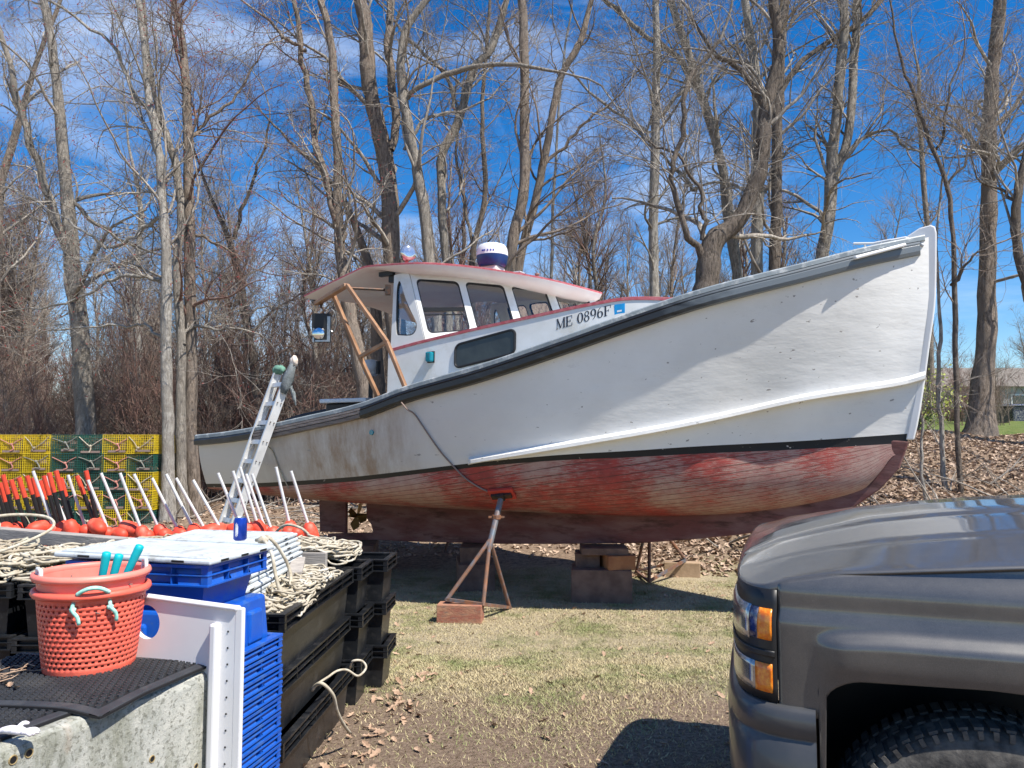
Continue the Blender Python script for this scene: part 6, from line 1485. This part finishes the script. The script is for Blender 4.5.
# hood
HM = [(-.055, 1.165), (-.03, 1.182), (.02, 1.205), (.08, 1.232), (.2, 1.268), (.4, 1.322), (.6, 1.352), (.8, 1.374), (1.1, 1.395), (1.34, 1.40)]
G_ = [(0, 0), (.05, .10), (.29, .47), (.325, .50), (.345, .57), (.58, .78), (.655, .82), (.68, .90), (.74, .96), (1.0, 1.02)]
m = MB(); G = []
frontx = lambda c: float(np.interp(c, [.03, .045, .07, .12, .2, .32, .5, .75, 1.], [.085, .055, .02, -.008, -.028, -.042, -.052, -.060, -.063]))
for i in range(49):
    k = (i/48.)**1.6; row = []
    for j in range(81):
        c = .030+1.94*j/80; cm = min(c, 2-c); s0 = frontx(cm)+.008; s = s0+(1.34-s0)*k; w_ = float(np.interp(cm-.030, [a for a, _ in G_], [b for _, b in G_]))
        he = hedge(s); hm = float(np.interp(s, [a for a, _ in HM], [b for _, b in HM])); row.append(tp(s, c, he+(hm-he)*w_-(.03 if i == 0 else .002)))
    G.append(row)
m.grid(G); m.build('hood', M_CAR, truck, world=True, smooth=True, solid=.008)
m = MB(); G = [[bodypt(acc[-1]-.50+.50*i/12, .85+.315*j/6, -.012) for j in range(7)] for i in range(13)]; m.grid(G); G = [[bodypt(acc[-1]-.50+.50*i/12, .85+.315*j/6, -.012, -1) for j in range(7)] for i in range(13)]; m.grid(G, flip=True)
gr_ = m.build('grille', M_TRIM, truck, world=True)
m = MB()
for h in (.92, 1.0, 1.08):
    for sg in (1, -1): G = [[bodypt(acc[-1]-.48+.48*i/12, h+d_, .004, sg) for d_ in (0, .03)] for i in range(13)]; m.grid(G)
m.build('grille_bar', M_BUMPER, gr_, world=True)
# cab
def cabring(s, c0, h): return [tp(s, c0, h), tp(s, 2-c0, h)]
m = MB(); a = cabring(1.95, .22, 1.86); b = cabring(3.3, .22, 1.88); m.add([a[0], a[1], b[1], b[0]]+[p-Vector((0, 0, .03)) for p in (a[0], a[1], b[1], b[0])], [(0, 1, 2, 3), (7, 6, 5, 4), (0, 4, 5, 1), (1, 5, 6, 2), (2, 6, 7, 3), (3, 7, 4, 0)]); m.build('cab_roof', M_CAR, truck, world=True)
m = MB(); m.add([tp(1.32, .1, 1.33), tp(1.32, 1.9, 1.33), tp(1.93, 1.75, 1.84), tp(1.93, .25, 1.84)], [(0, 1, 2, 3)]); m.build('windscreen', M_TINT, truck, world=True)
m = MB(); m.add([tp(3.44, .1, 1.30), tp(3.44, 1.9, 1.30), tp(3.32, 1.76, 1.85), tp(3.32, .24, 1.85)], [(0, 1, 2, 3)]); m.build('rear_window', M_TINT, truck, world=True)
for c0, c1 in ((.05, .24), (1.95, 1.76)): m = MB(); m.add([tp(1.38, c0, 1.30), tp(3.42, c0, 1.30), tp(3.3, c1, 1.85), tp(1.96, c1, 1.85)], [(0, 1, 2, 3)]); m.build('side_window', M_TINT, truck, world=True)
m = MB(); m.grid([[tp(s, c, .9) for c in (.05, 1.95)] for s in (3.5, 5.55)]); m.build('bed_floor', M_TRIM, truck, world=True)
for c in (.15, 1.85):
    wc = tp(4.4, c, .40); m = MB(); m.lathe(wc, prof, 40, axis=-TC if c < 1 else TC); m.lathe(wc, [(.237, .1), (0, .06)], 24, axis=-TC if c < 1 else TC); m.build('rear_wheel', M_TYRE, truck, world=True, smooth=True)

# ------------------------------------------------------------------ far buildings and bins
def house(label, x0, x1, Y, zb, h, rh, wallm, roofm, depth=7., wins=()):
    r = empty('house', ((x0+x1)/2, Y, zb), 0, label, 'house'); cx = (x0+x1)/2; wd = x1-x0
    m = MB(); m.box((cx, Y+depth/2, zb+h/2), (wd, depth, h)); wl = m.build('wall', wallm, r, world=True)
    m = MB(); e = .35
    m.add([(x0-e, Y-e, zb+h), (x1+e, Y-e, zb+h), (x1+e, Y+depth/2, zb+h+rh), (x0-e, Y+depth/2, zb+h+rh), (x0-e, Y+depth+e, zb+h), (x1+e, Y+depth+e, zb+h)], [(0, 1, 2, 3), (3, 2, 5, 4), (0, 3, 4), (1, 5, 2), (0, 4, 5, 1)]); m.build('roof', roofm, r, world=True)
    for wx, wz, ww, wh in wins:
        m = MB(); m.box((wx, Y-.02, wz), (ww+.2, .06, wh+.2)); f = m.build('window', M_PANEL, r, world=True); m = MB(); m.box((wx, Y-.055, wz), (ww, .04, wh)); m.build('pane', M_TINT, f, world=True)
roofm = M('grey brown shingles', (.17, .15, .125), .9, var=(.22, .19, .165), vs=30)
tanw = M('tan siding', (.42, .38, .33), .8); whw = M('grey siding', (.36, .37, .38), .7)
a = at(312, 400, 38); b = at(425, 400, 38); house('tan house with grey roof far behind the stern', a.x, b.x, 38, 1.0, 2.9, 1.35, tanw, roofm, wins=((a.x+1.2, 3.3, .7, .9),))
a = at(925, 400, 52); b = at(1060, 400, 52); house('pale house beyond the lawn on the right', a.x, b.x, 52, 2.6, 2.6, 1.6, whw, roofm, wins=((a.x+3, 4.0, 1.2, 1.2), (a.x+6.5, 4.0, 1.2, 1.2)))
def bin2(label, x0, x1, y0, y1, Y, mat):
    a = at(x0, y1, Y); b = at(x1, y0, Y); r = empty('garden_bin', a, 0, label, 'bin'); m = MB(); m.box(((a.x+b.x)/2, Y+.4, (a.z+b.z)/2-.1), (b.x-a.x, .8, b.z-a.z+.2), taper=.9); m.build('body', mat, r, world=True, bevel=.03)
    m = MB(); m.box(((a.x+b.x)/2, Y+.4, b.z+.02), (b.x-a.x+.08, .88, .06)); m.build('lid', mat, r, world=True, bevel=.02)
bin2('dark bin just left of the lawn trunk', 962, 974, 408, 418, 20, M_BUMPER)
bin2('black bin right of the lawn trunk', 996, 1011, 407, 416, 20, M_TRIM)
bin2('blue grey bin at the right edge beyond the lawn', 1013, 1030, 406, 416, 20.5, M_BLUELENS)
